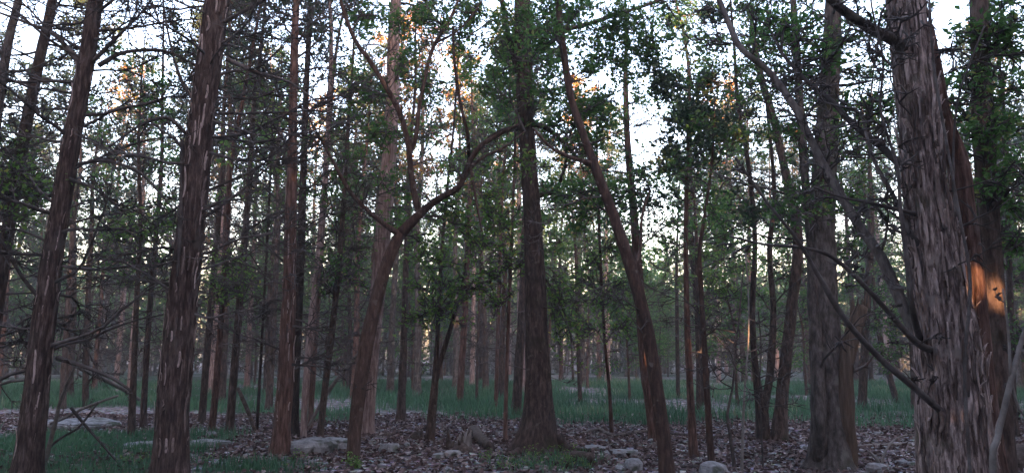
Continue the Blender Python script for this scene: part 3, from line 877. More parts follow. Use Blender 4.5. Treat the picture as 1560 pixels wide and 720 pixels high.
# peeling strips of bark standing off the shaggy trunk
strips = []
for v in range(12):
    b = MB()
    Ls, Ws = U(.10, .42), U(.010, .028)
    m = 8
    s = np.linspace(0, 1, m)
    off = .004 + .045 * (np.abs(s - .4) * 1.3) ** 2 * U(.5, 1.6)
    sidew = np.cumsum(rng.normal(0, .003, m))
    wv = Ws * (.55 + .45 * np.sin(s * math.pi) ** .5)
    V = []
    for k in range(m):
        for e in (-1, 1):
            for d in (0, -.006):
                V.append([sidew[k] + e * wv[k] / 2, off[k] + d, s[k] * Ls])
    Q = []
    for k in range(m - 1):
        a, c = 4 * k, 4 * k + 4
        Q += [[a, a + 2, c + 2, c], [a + 3, a + 1, c + 1, c + 3], [a + 1, a, c, c + 1], [a + 2, a + 3, c + 3, c + 2]]
    b.add(np.array(V), Q, [[0, 1, 3], [0, 3, 2], [4 * m - 4, 4 * m - 2, 4 * m - 1], [4 * m - 4, 4 * m - 1, 4 * m - 3]])
    strips.append(b.mesh('bark_strip', M['strip']))
def add_strips(T, n, z0, z1, sc=1.0, rad_off=.004):
    for k in range(n):
        z = U(z0, z1)
        p, r = along(T.P, T.R, z)
        p2, _ = along(T.P, T.R, z + .4)
        ax = nrm(p2 - p)
        az = U(math.pi * .95, math.pi * 2.05)      # the side towards the glade's open floor
        out = np.array([math.cos(az), math.sin(az), 0.0])
        out = nrm(out - ax * (out @ ax))
        sd = np.cross(out, ax)
        o = bpy.data.objects.new('bark_strip', strips[k % len(strips)])
        COL.objects.link(o)
        o.parent = T.o
        from mathutils import Matrix
        s = sc * U(.7, 1.3)
        pos = p + out * (r + rad_off) - np.array(T.o.location)
        o.matrix_local = Matrix([[sd[0] * s, out[0] * s, ax[0] * s, pos[0]], [sd[1] * s, out[1] * s, ax[1] * s, pos[1]], [sd[2] * s, out[2] * s, ax[2] * s, pos[2]], [0, 0, 0, 1]])
add_strips(T16, 280, .4, 4.7)
add_strips(T3, 130, .3, 6.4, .95)
add_strips(T2, 70, .3, 5.2, .85, .0)
add_strips(T4, 60, .3, 4.0, .8, .0)

canopy(T16.o, T16.P, T16.R, 7.5, 13.5, 20, (1.2, 2.6), 'leaf', 90, .12)
# limbs of the nearest tree
l16 = [limb(T16, [(1388, 82, 26), (1362, 62, 23), (1335, 48, 21), (1305, 30, 19), (1275, 8, 17), (1250, -15, 14)], D16 - .1, 'grey', nsub=8, dz=-.3),
       limb(T16, [(1420, 545, 30), (1398, 510, 24), (1370, 452, 20), (1340, 388, 18), (1310, 345, 16), (1278, 292, 15), (1245, 232, 14), (1212, 165, 13), (1172, 110, 12), (1130, 75, 11), (1110, 35, 10), (1094, -5, 9)], D16, 'grey', nsub=16, dz=.9, subl=(.08, .18)),
       limb(T16, [(1400, 262, 18), (1372, 250, 15), (1340, 222, 13), (1300, 190, 12), (1262, 150, 10), (1225, 120, 8), (1190, 80, 6)], D16 - .05, 'twig', nsub=14, dz=.7, subl=(.12, .25)),
       limb(T16, [(1402, 520, 12), (1390, 470, 10), (1382, 400, 9), (1372, 320, 7), (1366, 250, 6), (1342, 170, 5), (1345, 90, 4), (1328, 10, 3), (1322, -60, 2)], D16 - .25, 'twig', nsub=10, dz=-.3, subl=(.08, .16)),
       limb(T16, [(1425, 535, 14), (1395, 520, 11), (1345, 465, 9), (1300, 418, 8), (1262, 388, 7), (1215, 376, 6), (1165, 372, 5), (1112, 360, 4)], D16 - .2, 'twig', nsub=10, dz=-.5, subl=(.06, .14)),
       limb(T16, [(1420, 400, 12), (1385, 350, 9), (1362, 300, 8), (1330, 240, 6), (1312, 170, 5)], D16 - .2, 'twig', nsub=10, dz=.4),
       limb(T16, [(1410, 330, 10), (1370, 320, 8), (1330, 310, 6), (1280, 300, 4), (1240, 285, 3)], D16 - .1, 'twig', nsub=8, dz=-.2)]
dead_branches(T16.o, T16.P, T16.R, 16, 2.0, 4.4, L=(.5, 1.2), r=(.004, .009), nsub=9)
sprays(T16, [l16[0][1], l16[2][1], l16[1][1], T16.P[T16.P[:, 2] > 2.6]], [(1230, 40, 6.2), (1200, 60, 6.6), (1330, 150, 5.9), (1260, 90, 6.2), (1180, 20, 6.4)], 'leaf', 90, .06, nsub=12, lmin=.8)
sprays(T16c, [T16c.P[T16c.P[:, 2] > 2.3]], [(1470, 110, 6.4), (1530, 60, 6.8), (1545, 130, 6.2), (1480, 210, 6.6), (1520, 190, 6.4), (1550, 200, 7), (1465, 50, 6.9), (1535, 260, 6.6), (1470, 290, 6.6), (1555, 310, 6.9),
        (1520, 20, 7.1), (1550, 30, 6.5), (1545, 370, 7.2), (1450, 180, 7.2), (1510, 310, 7.1), (1540, 95, 7.4), (1555, 250, 6.2)], 'leaf', 150, .065, nsub=14, lmin=.8)

# thin vine stems climbing the shaggy trunk
for pix, dd in [([(1478, 720, 5), (1470, 560, 5), (1478, 430, 5), (1462, 330, 4), (1448, 250, 4), (1424, 110, 4), (1416, 0, 3)], -.36), ([(1456, 330, 4), (1452, 250, 4), (1458, 160, 3), (1476, 100, 3), (1500, 40, 3)], -.35)]:
    P = [[*at(q[0], q[1], D16 + dd), q[2] * .5 * D16 / F] for q in pix]
    if pix[0][1] > 700:
        a = at(1482, 760, D16 + dd); P = [[a[0], a[1], -.05, .012]] + P
    PR = spline(P, .05)
    b = MB(); tube(b, PR[:, :3], PR[:, 3], 6)
    b.build('vine_stem', M['twig'], T16.o)
# leaning dead pole
def pole(name, label, pix, D0, D1, mt, cat, sides=10, group=None):
    m = len(pix)
    P = []
    for k, q in enumerate(pix):
        p = at(q[0], q[1], D0 + (D1 - D0) * k / (m - 1))
        P.append([*p, q[2] * .5 * p[1] / F])
    PR = spline(P, .05)
    b = MB()
    SEED[0] += 1
    th = np.arange(sides) / sides
    L = np.arange(len(PR)) * .05
    tube(b, PR[:, :3], PR[:, 3], sides, .15 * PR[:, 3:4] * (vnp(th[None] + 0 * L[:, None], L[:, None] * 4 + 0 * th[None], 5, SEED[0]) - .5) * 2)
    base = PR[0, :3].copy()
    o = b.build(name, M[mt], None, org=tuple(base))
    return tag(o, label, cat, group)
limb(T16, [(1450, 640, 12), (1395, 592, 11), (1340, 545, 11), (1290, 490, 10), (1250, 425, 9), (1215, 366, 7), (1170, 310, 5), (1120, 240, 4)], D16 - .3, 'twig', name='dead_limb', nsub=4, dz=-.7, subl=(.06, .12))
V = thing('sapling', at(1514, 760, 4.4) * np.array([1, 1, 0]), 'pale bare sapling with a crooked fork beside the shaggy trunk', 'sapling')
t = Tree(); t.o = V
b0 = at(1512, 720, 4.4)
P = [[b0[0], b0[1], -.05, .02]] + [[*at(x, y, 4.4), w_ * .5 * 4.4 / F] for (x, y, w_) in [(1513, 720, 10), (1520, 665, 9), (1534, 605, 9), (1545, 560, 8), (1556, 520, 7), (1575, 460, 6), (1590, 380, 5)]]
PR = spline(P, .04); b = MB(); tube(b, PR[:, :3], PR[:, 3], 10); b.build('stem', M['stick'], V)
limb(t, [(1540, 580, 6), (1545, 600, 5), (1552, 622, 4), (1566, 640, 3)], 4.4, 'stick', nsub=2)
limb(t, [(1540, 575, 6), (1538, 540, 5), (1536, 500, 4), (1528, 440, 3)], 4.4, 'stick', nsub=3)

TW[:] = [.011, .008]
# ------------------------------------------------------------------ smaller trunks beyond, each where its foot meets the ground
BG = 'slender trunks in the stand beyond the bare floor'
mids = [
    ('thin dark trunk rising straight beside the stout dark tree', [(770, 671, 9), (771, 600, 8), (776, 450, 7), (782, 300, 6), (786, 180, 5)], 'red', 8, (3.2, 7.5, 12), 'leaf'),
    ('brown trunk half hidden behind the stout dark tree', [(786, 633, 20), (790, 560, 18), (796, 460, 16), (800, 340, 14)], 'dark', 12, (7, 11.5, 12), 'needle'),
    ('thin straight trunk with a few leaves, standing at the grass edge', [(932, 657, 8), (928, 590, 7), (920, 500, 6), (914, 380, 6), (910, 250, 5)], 'red', 7.5, (3, 7, 12), 'leaf'),
    ('short thick fork of two dark stems rising at the grass edge', [(655, 669, 18), (659, 620, 17), (662, 590, 15), (665, 540, 10), (668, 480, 8), (672, 400, 7), (680, 300, 6)], 'dark', 9, (3.6, 8.5, 12), 'leafy'),
    ('straight brown trunk at the near edge of the glade grass', [(611, 641, 19), (612, 600, 16), (615, 520, 14), (618, 420, 12), (622, 300, 10)], 'dark', 11, (5.4, 10.5, 12), 'needle'),
    ('slightly curved dark trunk between the twiggy trunk and the forked tree', [(487, 667, 13), (494, 600, 13), (504, 520, 13), (514, 430, 12), (522, 330, 10), (530, 200, 8)], 'dark', 9, (3.4, 8.5, 12), 'leaf'),
    ('pale pinkish trunk behind the twiggy reddish trunk', [(462, 668, 11), (465, 600, 13), (474, 500, 15), (485, 400, 14), (495, 280, 12), (502, 150, 10)], 'pale', 12, (7, 11.5, 12), 'needle'),
    ('reddish trunk standing close to the pale pinkish trunk', [(473, 651, 10), (476, 580, 12), (482, 480, 13), (490, 360, 12), (500, 220, 10)], 'red', 12, (6.5, 11.5, 12), 'needle'),
    ('brown trunk with a pale lit side, leaning slightly behind the peeling trunk', [(350, 656, 18), (354, 600, 16), (362, 500, 15), (370, 400, 14), (380, 270, 12), (388, 150, 10)], 'cedar', 11, (7, 10.8, 12), 'needle'),
    ('straight narrow trunk closest behind the peeling trunk', [(322, 660, 13), (328, 600, 13), (336, 500, 12), (345, 380, 11), (352, 250, 10)], 'red', 12, (7, 11.5, 12), 'needle'),
    ('dark narrow trunk touching the view of the peeling trunk', [(307, 646, 14), (312, 580, 14), (322, 460, 13), (332, 340, 12)], 'dark', 12, (7, 11.5, 12), 'needle'),
    ('hair-thin straight stem beside the propped dead branch', [(391, 656, 6), (395, 590, 6), (401, 480, 5), (408, 350, 5), (414, 220, 4)], 'dark', 8, (4.4, 7.5, 10), 'leafy'),
    ('dark trunk standing in the grass beyond the propped branch', [(409, 622, 14), (413, 560, 13), (418, 460, 12), (424, 330, 10)], 'dark', 12, (6, 11.5, 12), 'leaf'),
    ('dark stubby trunk beside the flat grey rock', [(200, 668, 14), (201, 630, 14), (204, 560, 12), (208, 460, 10), (214, 340, 8)], 'dark', 8, (4.2, 7.5, 10), 'leaf'),
    ('twiggy trunk above the far edge of the flat grey rock', [(218, 652, 13), (220, 600, 12), (226, 500, 11), (236, 380, 10), (246, 250, 8)], 'cedar', 10, (5.4, 9.5, 12), 'needle'),
    ('reddish trunk in the grass, seen past the dark fork', [(700, 617, 14), (703, 560, 14), (708, 480, 13), (712, 400, 12), (716, 300, 10)], 'red', 12, (7, 11.5, 12), 'needle'),
    ('pencil-thin trunk standing alone in the bright grass', [(726, 619, 6), (727, 560, 6), (730, 460, 5), (734, 340, 5)], 'dark', 10, (5.5, 9.5, 10), 'leaf'),
    ('thin reddish trunk just left of the stout dark tree in the grass', [(755, 626, 8), (757, 560, 8), (760, 450, 8), (764, 330, 7)], 'red', 11, (6, 10.5, 10), 'needle'),
    ('dark trunk in the grass past the massive grey trunk', [(1313, 622, 17), (1316, 560, 16), (1320, 480, 15), (1326, 380, 13)], 'dark', 11, (5, 10.5, 12), 'leaf'),
    ('leaning dark trunk in shade beyond the arched twig', [(1366, 612, 12), (1352, 560, 11), (1340, 510, 10), (1330, 430, 8)], 'dark', 8, (3.2, 7.5, 10), 'leaf'),
    ('shaded trunk beyond the shaggy trunk, ferns of leaves over it', [(1394, 622, 14), (1392, 560, 13), (1388, 480, 12), (1384, 380, 11)], 'dark', 10, (3.5, 9.5, 14), 'leaf'),
    ('dark trunk beyond the crooked pale sapling', [(1547, 664, 14), (1543, 600, 13), (1541, 520, 12), (1538, 420, 11)], 'dark', 10, (3.2, 9.5, 14), 'leaf'),
    ('straight dark trunk between the two upright stems and the grass', [(1065, 628, 10), (1064, 560, 9), (1062, 460, 8), (1060, 350, 7)], 'dark', 9, (4, 8.5, 12), 'leafy'),
    ('thin trunk beyond the grass, right of the slim leaning trunk', [(1033, 606, 8), (1032, 540, 8), (1031, 440, 7)], 'dark', 9, (4, 8.5, 12), 'leafy'),
    ('far dark trunk beyond the stout tree, low leaves round it', [(884, 612, 9), (882, 560, 8), (880, 480, 8), (878, 400, 7)], 'dark', 8, (3, 7.5, 14), 'leafy'),
    ('far left trunk with a leaning top beyond the grass patch', [(95, 622, 13), (98, 560, 12), (104, 460, 11), (112, 340, 9)], 'dark', 10, (5, 9.5, 12), 'leaf'),
    ('dark trunk beyond the grass patch beside a fallen pale branch', [(130, 618, 12), (131, 560, 12), (134, 460, 11), (140, 340, 9)], 'dark', 10, (5, 9.5, 12), 'needle'),
]
MIDS = []
for (lab, pix, bk, H, lv, lm) in mids:
    MIDS.append(thin(lab, pix, bk, H, lv, dead=18, leafmat=lm, per=115 if lm == 'needle' else 95, size=.10, name='tree', Lc=(.8, 2.0), dz=(1.2, H - 1)))
fk = MIDS[3]
limb(fk, [(661, 592, 11), (670, 555, 9), (680, 520, 9), (692, 480, 7), (705, 430, 5), (712, 380, 4)], fk.D, 'dark', nsub=6)

TW[:] = [.017, .013]
def on(t, lst, lm, nl, size, **kw):
    sprays(t, [t.P[t.P[:, 2] > 1.4]], [(x, y, t.D + U(-.9, .6)) for (x, y) in lst], lm, nl, size, **kw)
on(MIDS[9], [(330, 425), (355, 440), (318, 450), (370, 425), (345, 400)], 'leafy', 130, .085)
on(MIDS[13], [(200, 350), (225, 365), (180, 370), (240, 340), (165, 350)], 'leafy', 130, .085)
on(MIDS[14], [(205, 400), (190, 420), (250, 330), (160, 395)], 'leaf', 130, .09)
on(MIDS[3], [(690, 430), (700, 460), (660, 470), (640, 440), (720, 440), (640, 480), (690, 400)], 'leafy', 140, .085)
on(MIDS[0], [(760, 330), (745, 420), (770, 400), (735, 370), (795, 400), (760, 460)], 'leafy', 110, .08)
on(MIDS[2], [(900, 400), (880, 430), (940, 440), (915, 460), (890, 500), (950, 500), (930, 380)], 'leafy', 130, .085)
on(MIDS[5], [(505, 400), (530, 420), (490, 440), (545, 380), (515, 350)], 'leaf', 120, .085)
on(MIDS[22], [(1040, 430), (1090, 420), (1070, 390), (1110, 440), (1020, 400), (1080, 470), (1130, 410)], 'leafy', 150, .10)
on(MIDS[18], [(1310, 420), (1340, 450), (1360, 480), (1330, 500), (1290, 440), (1375, 500), (1345, 410)], 'leaf', 140, .10)
on(MIDS[20], [(1370, 540), (1350, 560), (1400, 520), (1340, 530), (1365, 500)], 'leaf', 150, .10)
on(MIDS[21], [(1545, 420), (1555, 500), (1530, 380), (1540, 330)], 'leaf', 150, .09)
TW[:] = [.017, .013]
# ------------------------------------------------------------------ the stand beyond: copies of a few kinds
def copy_tree(root, loc, rz, s):
    r = root.copy()
    COL.objects.link(r)
    r.location = loc; r.rotation_euler = (0, 0, rz); r.scale = (s, s, s)
    for ch in root.children:
        c = ch.copy()
        COL.objects.link(c)
        c.parent = r
    return r

def proto(label, bark, H, r, lv, leafmat, per, size, L, nb, dead, lean=.3, group=BG, ctaper=True):
    t = thing('tree', (0, 0, 0), label, 'tree', group)
    k = np.linspace(0, 1, 6)
    P = np.stack([np.cumsum(rng.normal(0, lean * .5, 6)) * k + lean * k ** 2 * H * .1, np.cumsum(rng.normal(0, lean * .4, 6)) * k, -.2 + k * (H + .2)], -1)
    R = r * (1 - .85 * k ** 1.1)
    _, P, R = make_trunk(t, P, R, bark, 14, .3, .3)
    dead_branches(t, P, R, int(dead * 1.7), 1.0, H * .68, L=(.6, 2.0), r=(.018, .030), nsub=10, nss=2, joined=True, elev=(-.2, .5))
    canopy(t, P, R, lv[0], lv[1], nb, L, leafmat, per, size, nsub=9, nss=2, spread=.12, r=(.01, .03), taper=ctaper)
    return t

LT = ' in the stand beyond the glade'
L1 = 'dark slender cedar with bare lower trunk in the stand beyond the glade'
L2 = 'leafy slender tree in the stand beyond the glade'
L3 = 'low bushy young tree with pale green leaves in the stand beyond the glade'
L4 = 'tall tree with turning orange leaves beyond the glade'
protos = [proto('reddish slender cedar with bare lower trunk' + LT, 'red', 13, .13, (6.5, 12.8), 'needle', 150, .14, (1.0, 2.2), 26, 24, group='dark cedars beyond the glade'),
          proto('dark leaning cedar with twiggy lower trunk' + LT, 'dark', 15, .16, (8.5, 14.8), 'needle', 140, .15, (1.1, 2.6), 26, 28, .5, group='dark cedars beyond the glade'),
          proto('pale-barked straight cedar with twiggy lower trunk' + LT, 'pale', 14, .14, (8.0, 13.8), 'needle', 130, .14, (.9, 2.2), 24, 28, .2, group='dark cedars beyond the glade'),
          proto('tall leafy tree with dark trunk' + LT, 'dark', 13, .12, (4.5, 12.6), 'leaf', 130, .13, (1.0, 2.5), 28, 14, .5, group='leafy trees beyond the glade'),
          proto('slim leafy tree with smooth brown trunk' + LT, 'smooth', 10, .08, (3.0, 9.6), 'leaf', 130, .12, (.9, 2.2), 26, 10, .7, group='leafy trees beyond the glade'),
          proto(L3, 'smooth', 6, .05, (1.3, 5.8), 'leaf', 130, .11, (.7, 1.7), 24, 4, .6, group='bushy young trees beyond the glade'),
          proto(L4, 'grey', 17, .16, (8, 16.6), 'sunlit_autumn', 130, .15, (1.2, 2.8), 28, 10, .4, group='sunlit turning trees beyond the glade')]
used = [False] * len(protos)
KIND = [(p_['label'], p_['group']) for p_ in protos]

def place(k, px, D, s=1.0):
    x = (px - CX) / F * D * 1.012
    loc = (x, D, float(gz(x, D)))
    if not used[k]:
        used[k] = True
        o = protos[k]
        o.location = loc; o.rotation_euler = (0, 0, U(0, 6.28)); o.scale = (s, s, s)
        return o
    o = copy_tree(protos[k], loc, U(0, 6.28), s)
    o['label'], o['group'] = KIND[k]
    return o

feet = [(m_.P[0][0], m_.P[0][1]) for m_ in MIDS]
def ok(px, D, gap):
    x = (px - CX) / F * D
    for (a, b) in feet:
        if abs(a - x) < gap and abs(b - D) < gap * 1.6:
            return False
    feet.append((x, D))
    return True

# orange leaf colour stands in for sunlit glints high behind; then three depths of stand
for px, D in [(600, 31), (697, 35), (475, 44), (885, 40), (1112, 42), (170, 40), (640, 28), (1215, 50), (1440, 36), (760, 55), (330, 47), (1530, 34)]:
    place(6, px, D, U(.85, 1.05)); feet.append(((px - CX) / F * D, D))
def scatter(n, D0, D1, weights, gap, s=(.8, 1.15)):
    c = 0
    tries = 0
    while c < n and tries < n * 40:
        tries += 1
        D = U(D0, D1)
        px = U(-120, 1680)
        k = int(rng.choice(len(weights), p=np.array(weights) / sum(weights)))
        sc_ = U(*s)
        if 938 < px < 1040 and k != 5 and D < 75:       # the canopy is open here: only low growth
            if U(0, 1) < .8:
                k = 5
            else:
                continue
        if 190 < px < 250 and k not in (5, 4) and U(0, 1) < .5:
            continue
        if not ok(px, D, gap):
            continue
        o = place(k, px, D, sc_)
        if k == 6:
            pass
        elif D < 33:
            o['label'] = o['label'].replace('in the stand beyond the glade', 'standing out in the glade grass')
            o['group'] = o['group'].replace('beyond the glade', 'out in the glade grass')
        elif D > 46:
            o['label'] = o['label'].replace('in the stand beyond the glade', 'deep in the woods past the glade')
            o['group'] = o['group'].replace('beyond the glade', 'deep in the woods')
        c += 1
scatter(24, 24, 33, [4, 3, 4, 2, 2, .8, 0], 1.0)
scatter(52, 33, 46, [4, 4, 4, 3, 3, 1.5, 0], 1.0)
scatter(70, 44, 66, [4, 4, 3, 4, 3, 4, .4], 1.1)
scatter(22, 40, 58, [0, 0, 0, 0, 0, 1, 0], .9, (.9, 1.5))

TW[:] = [.006, .004]
# ------------------------------------------------------------------ grass and litter
def blades(name, label, n_try, x0, x1, y0, y1, h, wd, dens=grass_density):
    x, y = U(x0, x1, n_try), U(y0, y1, n_try)
    keep = U(0, 1, n_try) < dens(x, y)
    x, y = x[keep], y[keep]
    n_ = len(x)
    hh = h * U(.45, 1.25, n_) * (.6 + .8 * vn(x * .8, y * .8))
    az = U(0, 6.28, n_)
    ln = U(.15, .75, n_) * hh
    B = np.stack([x, y, gz(x, y) - .03], -1)
    dx = np.stack([np.cos(az), np.sin(az), 0 * az], -1)
    sd = np.stack([-np.sin(az), np.cos(az), 0 * az], -1) * (wd * .5 * U(.7, 1.4, n_))[:, None]
    M_ = B + dx * (ln * .3)[:, None] + np.array([0, 0, 1]) * (hh * .6)[:, None]
    Tp = B + dx * ln[:, None] + np.array([0, 0, 1]) * hh[:, None]
    V = np.stack([B - sd, B + sd, M_ + sd * .8, M_ - sd * .8, Tp], 1)
    b = (np.arange(n_) * 5)[:, None]
    mb = MB()
    a = np.clip(.25 * U(0, 1, n_) + .75 * (1.5 * vn(x * .5 + 11, y * .35) - .25 + .25 * U(-1, 1, n_)), 0, .97) + (U(0, 1, n_) > .97) * .03
    mb.add(V.reshape(-1, 3), (b + np.array([[0, 1, 2, 3]])), None, a)
    mb.Q[-1] = mb.Q[-1].reshape(-1, 4)
    mb.T.append((b + np.array([[3, 2, 4]])).reshape(-1, 3)); mb.ta.append(a)
    return tag(mb.build(name, M['grass'], smooth=False, stuff=True), label, 'grass')
blades('grass', 'tall green grass of the glade beyond the bare floor', 115000, -28, 28, 15.5, 44, .30, .023)
blades('grass', 'short green grass at the foot of the trunks on the near side', 56000, -9, 3, 7, 16, .17, .013, dens=lambda x, y: np.where(y < 15.6, grass_density(x, y), 0))

def litter(n_, x0, x1, y0, y1, size):
    x, y = U(x0, x1, n_), U(y0, y1, n_)
    k = U(0, 1, n_) > grass_density(x, y) * .8
    x, y = x[k], y[k]
    mb = MB()
    C = np.stack([x, y, gz(x, y) + .03 * (vn(x * 3.1, y * 3.1) - .5) + .02 * (vn(x * 6.3 + 5, y * 6.3) - .5) + U(.002, .022, len(x))], -1)
    leaves(mb, C, size, flatn=.72, narrow=.62, fold=.35, var=.5)
    return mb
tag(litter(62000, -15, 15, 8.5, 20.5, .085).build('leaf_litter', M['litter'], smooth=False, stuff=True), 'brown dead leaves strewn over the bare floor', 'leaves')

# ------------------------------------------------------------------ rocks
def rock(label, px, py, wpx, hgt, depth, seed, slab=True, group=None, mt='rock', name='rock', rz=None, sink=.25):
    r_ = np.random.default_rng(seed)
    g = gpos(px, py)
    wd = wpx * g[1] / F
    nu, nv = 28, 12
    th = np.arange(nu) / nu * 2 * math.pi
    ph = np.linspace(-math.pi / 2, math.pi / 2, nv)
    rad = 1 + .45 * (vnp(th / 6.283, 0 * th, 7, seed) - .5) + .2 * (vnp(th / 6.283, 0 * th, 15, seed + 1) - .5)
    e = .30 if slab else .75
    c = np.abs(np.cos(ph)) ** e
    s = np.sign(np.sin(ph)) * np.abs(np.sin(ph)) ** (.55 if slab else .9)
    lay = 1 + .10 * (r_.uniform(0, 1, nv) - .5)
    Xx = c[:, None] * rad[None] * np.cos(th)[None] * wd / 2 * lay[:, None]
    Yy = c[:, None] * rad[None] * np.sin(th)[None] * depth / 2 * lay[:, None]
    Zz = s[:, None] * hgt / 2 * (1 + .5 * (vn(Xx * 3 + seed, Yy * 3) - .5)) + .25 * hgt * (vn(Xx * 5 + seed, Yy * 5 + 9) - .5)
    V = np.stack([Xx, Yy, Zz + hgt / 2 - sink * hgt], -1)
    i_ = np.arange(nv - 1)[:, None] * nu + np.arange(nu)[None]
    j_ = np.arange(nv - 1)[:, None] * nu + (np.arange(nu)[None] + 1) % nu
    b = MB()
    b.add(V, np.stack([i_, j_, j_ + nu, i_ + nu], -1).reshape(-1, 4))
    o = b.build(name, M[mt], smooth=False)
    o.location = (g[0], g[1], float(gz(g[0], g[1])))
    o.rotation_euler = (U(-.05, .05), U(-.05, .05), U(-.3, .3) if rz is None else rz)
    return tag(o, label, 'rock', group)
rock('broad layered flat rock at the foot of the reddish twiggy trunk', 478, 690, 84, .26, 1.0, 1)
rock('second slab tucked against the broad layered flat rock', 512, 684, 56, .20, .7, 21)
rock('blocky flat-topped grey rock on the litter right of the forked tree', 592, 690, 32, .20, .45, 2)
rock('large pale bare rock sheet in the grass patch', 136, 650, 104, .16, 1.7, 3)
rock('pale rock beside the stubby dark trunk', 222, 682, 46, .12, .8, 4)
rock('low pale rock ledge just behind the peeling trunk', 318, 680, 62, .14, .6, 5)
rock('rounded pale stone on the ledge behind the peeling trunk', 322, 668, 18, .18, .3, 6, False)
rock('small flat pale stone on the bare floor before the dark fork', 668, 700, 17, .10, .25, 7)
rock('low pale stone on the bare floor near the rotten stump', 690, 697, 24, .09, .25, 8)
rock('long flat pale slab on the litter past the stout dark tree', 946, 692, 50, .10, .5, 9)
rock('thin flat stone before the long slab past the stout dark tree', 905, 684, 34, .07, .4, 19)
rock('upright pointed pale stone on the litter by the slim leaning trunk', 964, 714, 25, .22, .22, 10, False)
rock('rounded grey boulder on the litter among thin stems', 1084, 716, 44, .20, .4, 11, False)
rock('pale stone at the root of the arched dead twig', 1336, 712, 26, .16, .28, 12, False)
rock('flat pale stone in the litter beside the arched dead twig', 1382, 704, 30, .08, .4, 13)
rock('dark boulder at the foot of the dark trunk behind the shaggy one', 1556, 712, 44, .36, .5, 14, False, mt='rotwood')
r_ = np.random.default_rng(5)
n_r = 0
while n_r < 34:
    px, py = r_.uniform(190, 1420), r_.uniform(656, 719)
    if 740 < px < 880 and py > 670:
        continue
    n_r += 1
    rock('small pale stone half sunk in the litter', px, py, r_.uniform(5, 15), r_.uniform(.04, .09), r_.uniform(.08, .2), 40 + n_r, n_r % 2 == 0, 'small stones in the litter', name='stone')

# ------------------------------------------------------------------ fallen wood
def log(name, label, pix, mt, cat='log', sides=18, lift=0.0, group=None, knots=0, cut=False):
    P = []
    for (x, y, w_) in pix:
        g = gpos(x, y)
        rr = w_ * .5 * g[1] / F
        P.append([g[0], g[1], float(gz(g[0], g[1])) + rr * .7 + lift, rr])
    PR = spline(P, .05)
    b = MB()
    SEED[0] += 1
    th = np.arange(sides) / sides
    L = np.arange(len(PR)) * .05
    dsp = .22 * PR[:, 3:4] * (vnp(th[None] + 0 * L[:, None], L[:, None] * 3 + 0 * th[None], 8, SEED[0]) - .5) * 2
    tube(b, PR[:, :3], PR[:, 3], sides, dsp)
    base = PR[len(PR) // 2, :3].copy()
    for k in range(knots):
        q = PR[int(U(.2, .9) * len(PR))]
        d = nrm(np.array([U(-1, 1), U(-1, .3), U(.1, 1)]))
        branch(b, q[:3], d, U(.2, .7), max(.004, q[3] * .35), nsub=4, nss=1)
    return tag(b.build(name, M[mt], None, org=tuple(base)), label, cat, group)
log('fallen_log', 'short pale log lying toward the viewer beside the rotten stump', [(721, 656, 15), (730, 668, 15), (739, 679, 15), (746, 687, 14)], 'rotwood')
log('log_end', 'short black charred log chunk before the roots of the stout dark tree', [(872, 706, 20), (886, 707, 21), (903, 708, 20)], 'rotwood')
log('fallen_branch', 'crooked dark fallen branch along the grass edge past the stout tree', [(878, 664, 5), (895, 658, 6), (912, 655, 6), (928, 661, 5), (938, 664, 3)], 'rotwood', 'branch', 8)
log('fallen_branch', 'long dark fallen branch at the foot of the trunk behind the leaning one', [(940, 664, 5), (965, 659, 6), (995, 658, 6), (1030, 660, 5), (1070, 664, 4)], 'rotwood', 'branch', 8, knots=2)
log('fallen_branch', 'straight dark stick lying across the litter before the clustered stems', [(1060, 666, 4), (1100, 665, 5), (1150, 667, 5), (1215, 664, 4)], 'rotwood', 'branch', 8)
log('fallen_branch', 'long thin stick across the litter behind the rounded boulder', [(985, 706, 3), (1040, 707, 4), (1090, 708, 4), (1120, 712, 3)], 'twig', 'branch', 8, knots=2)
log('fallen_branch', 'stick running from the pointed stone across the litter', [(975, 706, 4), (1000, 703, 4), (1035, 706, 3)], 'stick', 'branch', 8)
log('fallen_branch', 'long straight stick on the litter between the grey and the shaggy trunk', [(1300, 680, 4), (1340, 677, 5), (1395, 676, 5), (1430, 679, 4)], 'stick', 'branch', 8)
log('fallen_branch', 'dark stick lying on the litter left of the stout tree roots', [(770, 664, 6), (785, 660, 6), (800, 657, 6)], 'rotwood', 'branch', 8)
log('fallen_branch', 'pale curved stick at the foot of the lit trunk', [(325, 652, 5), (337, 656, 5), (346, 656, 4)], 'stick', 'branch', 8)
log('fallen_branch', 'dark stick on the floor before the dark fork', [(570, 664, 4), (590, 663, 5), (612, 662, 3)], 'rotwood', 'branch', 8)
log('fallen_branch', 'thin dark sticks crossing before the flat-topped rock', [(500, 655, 3), (515, 658, 4), (530, 662, 3)], 'rotwood', 'branch', 8, knots=3)
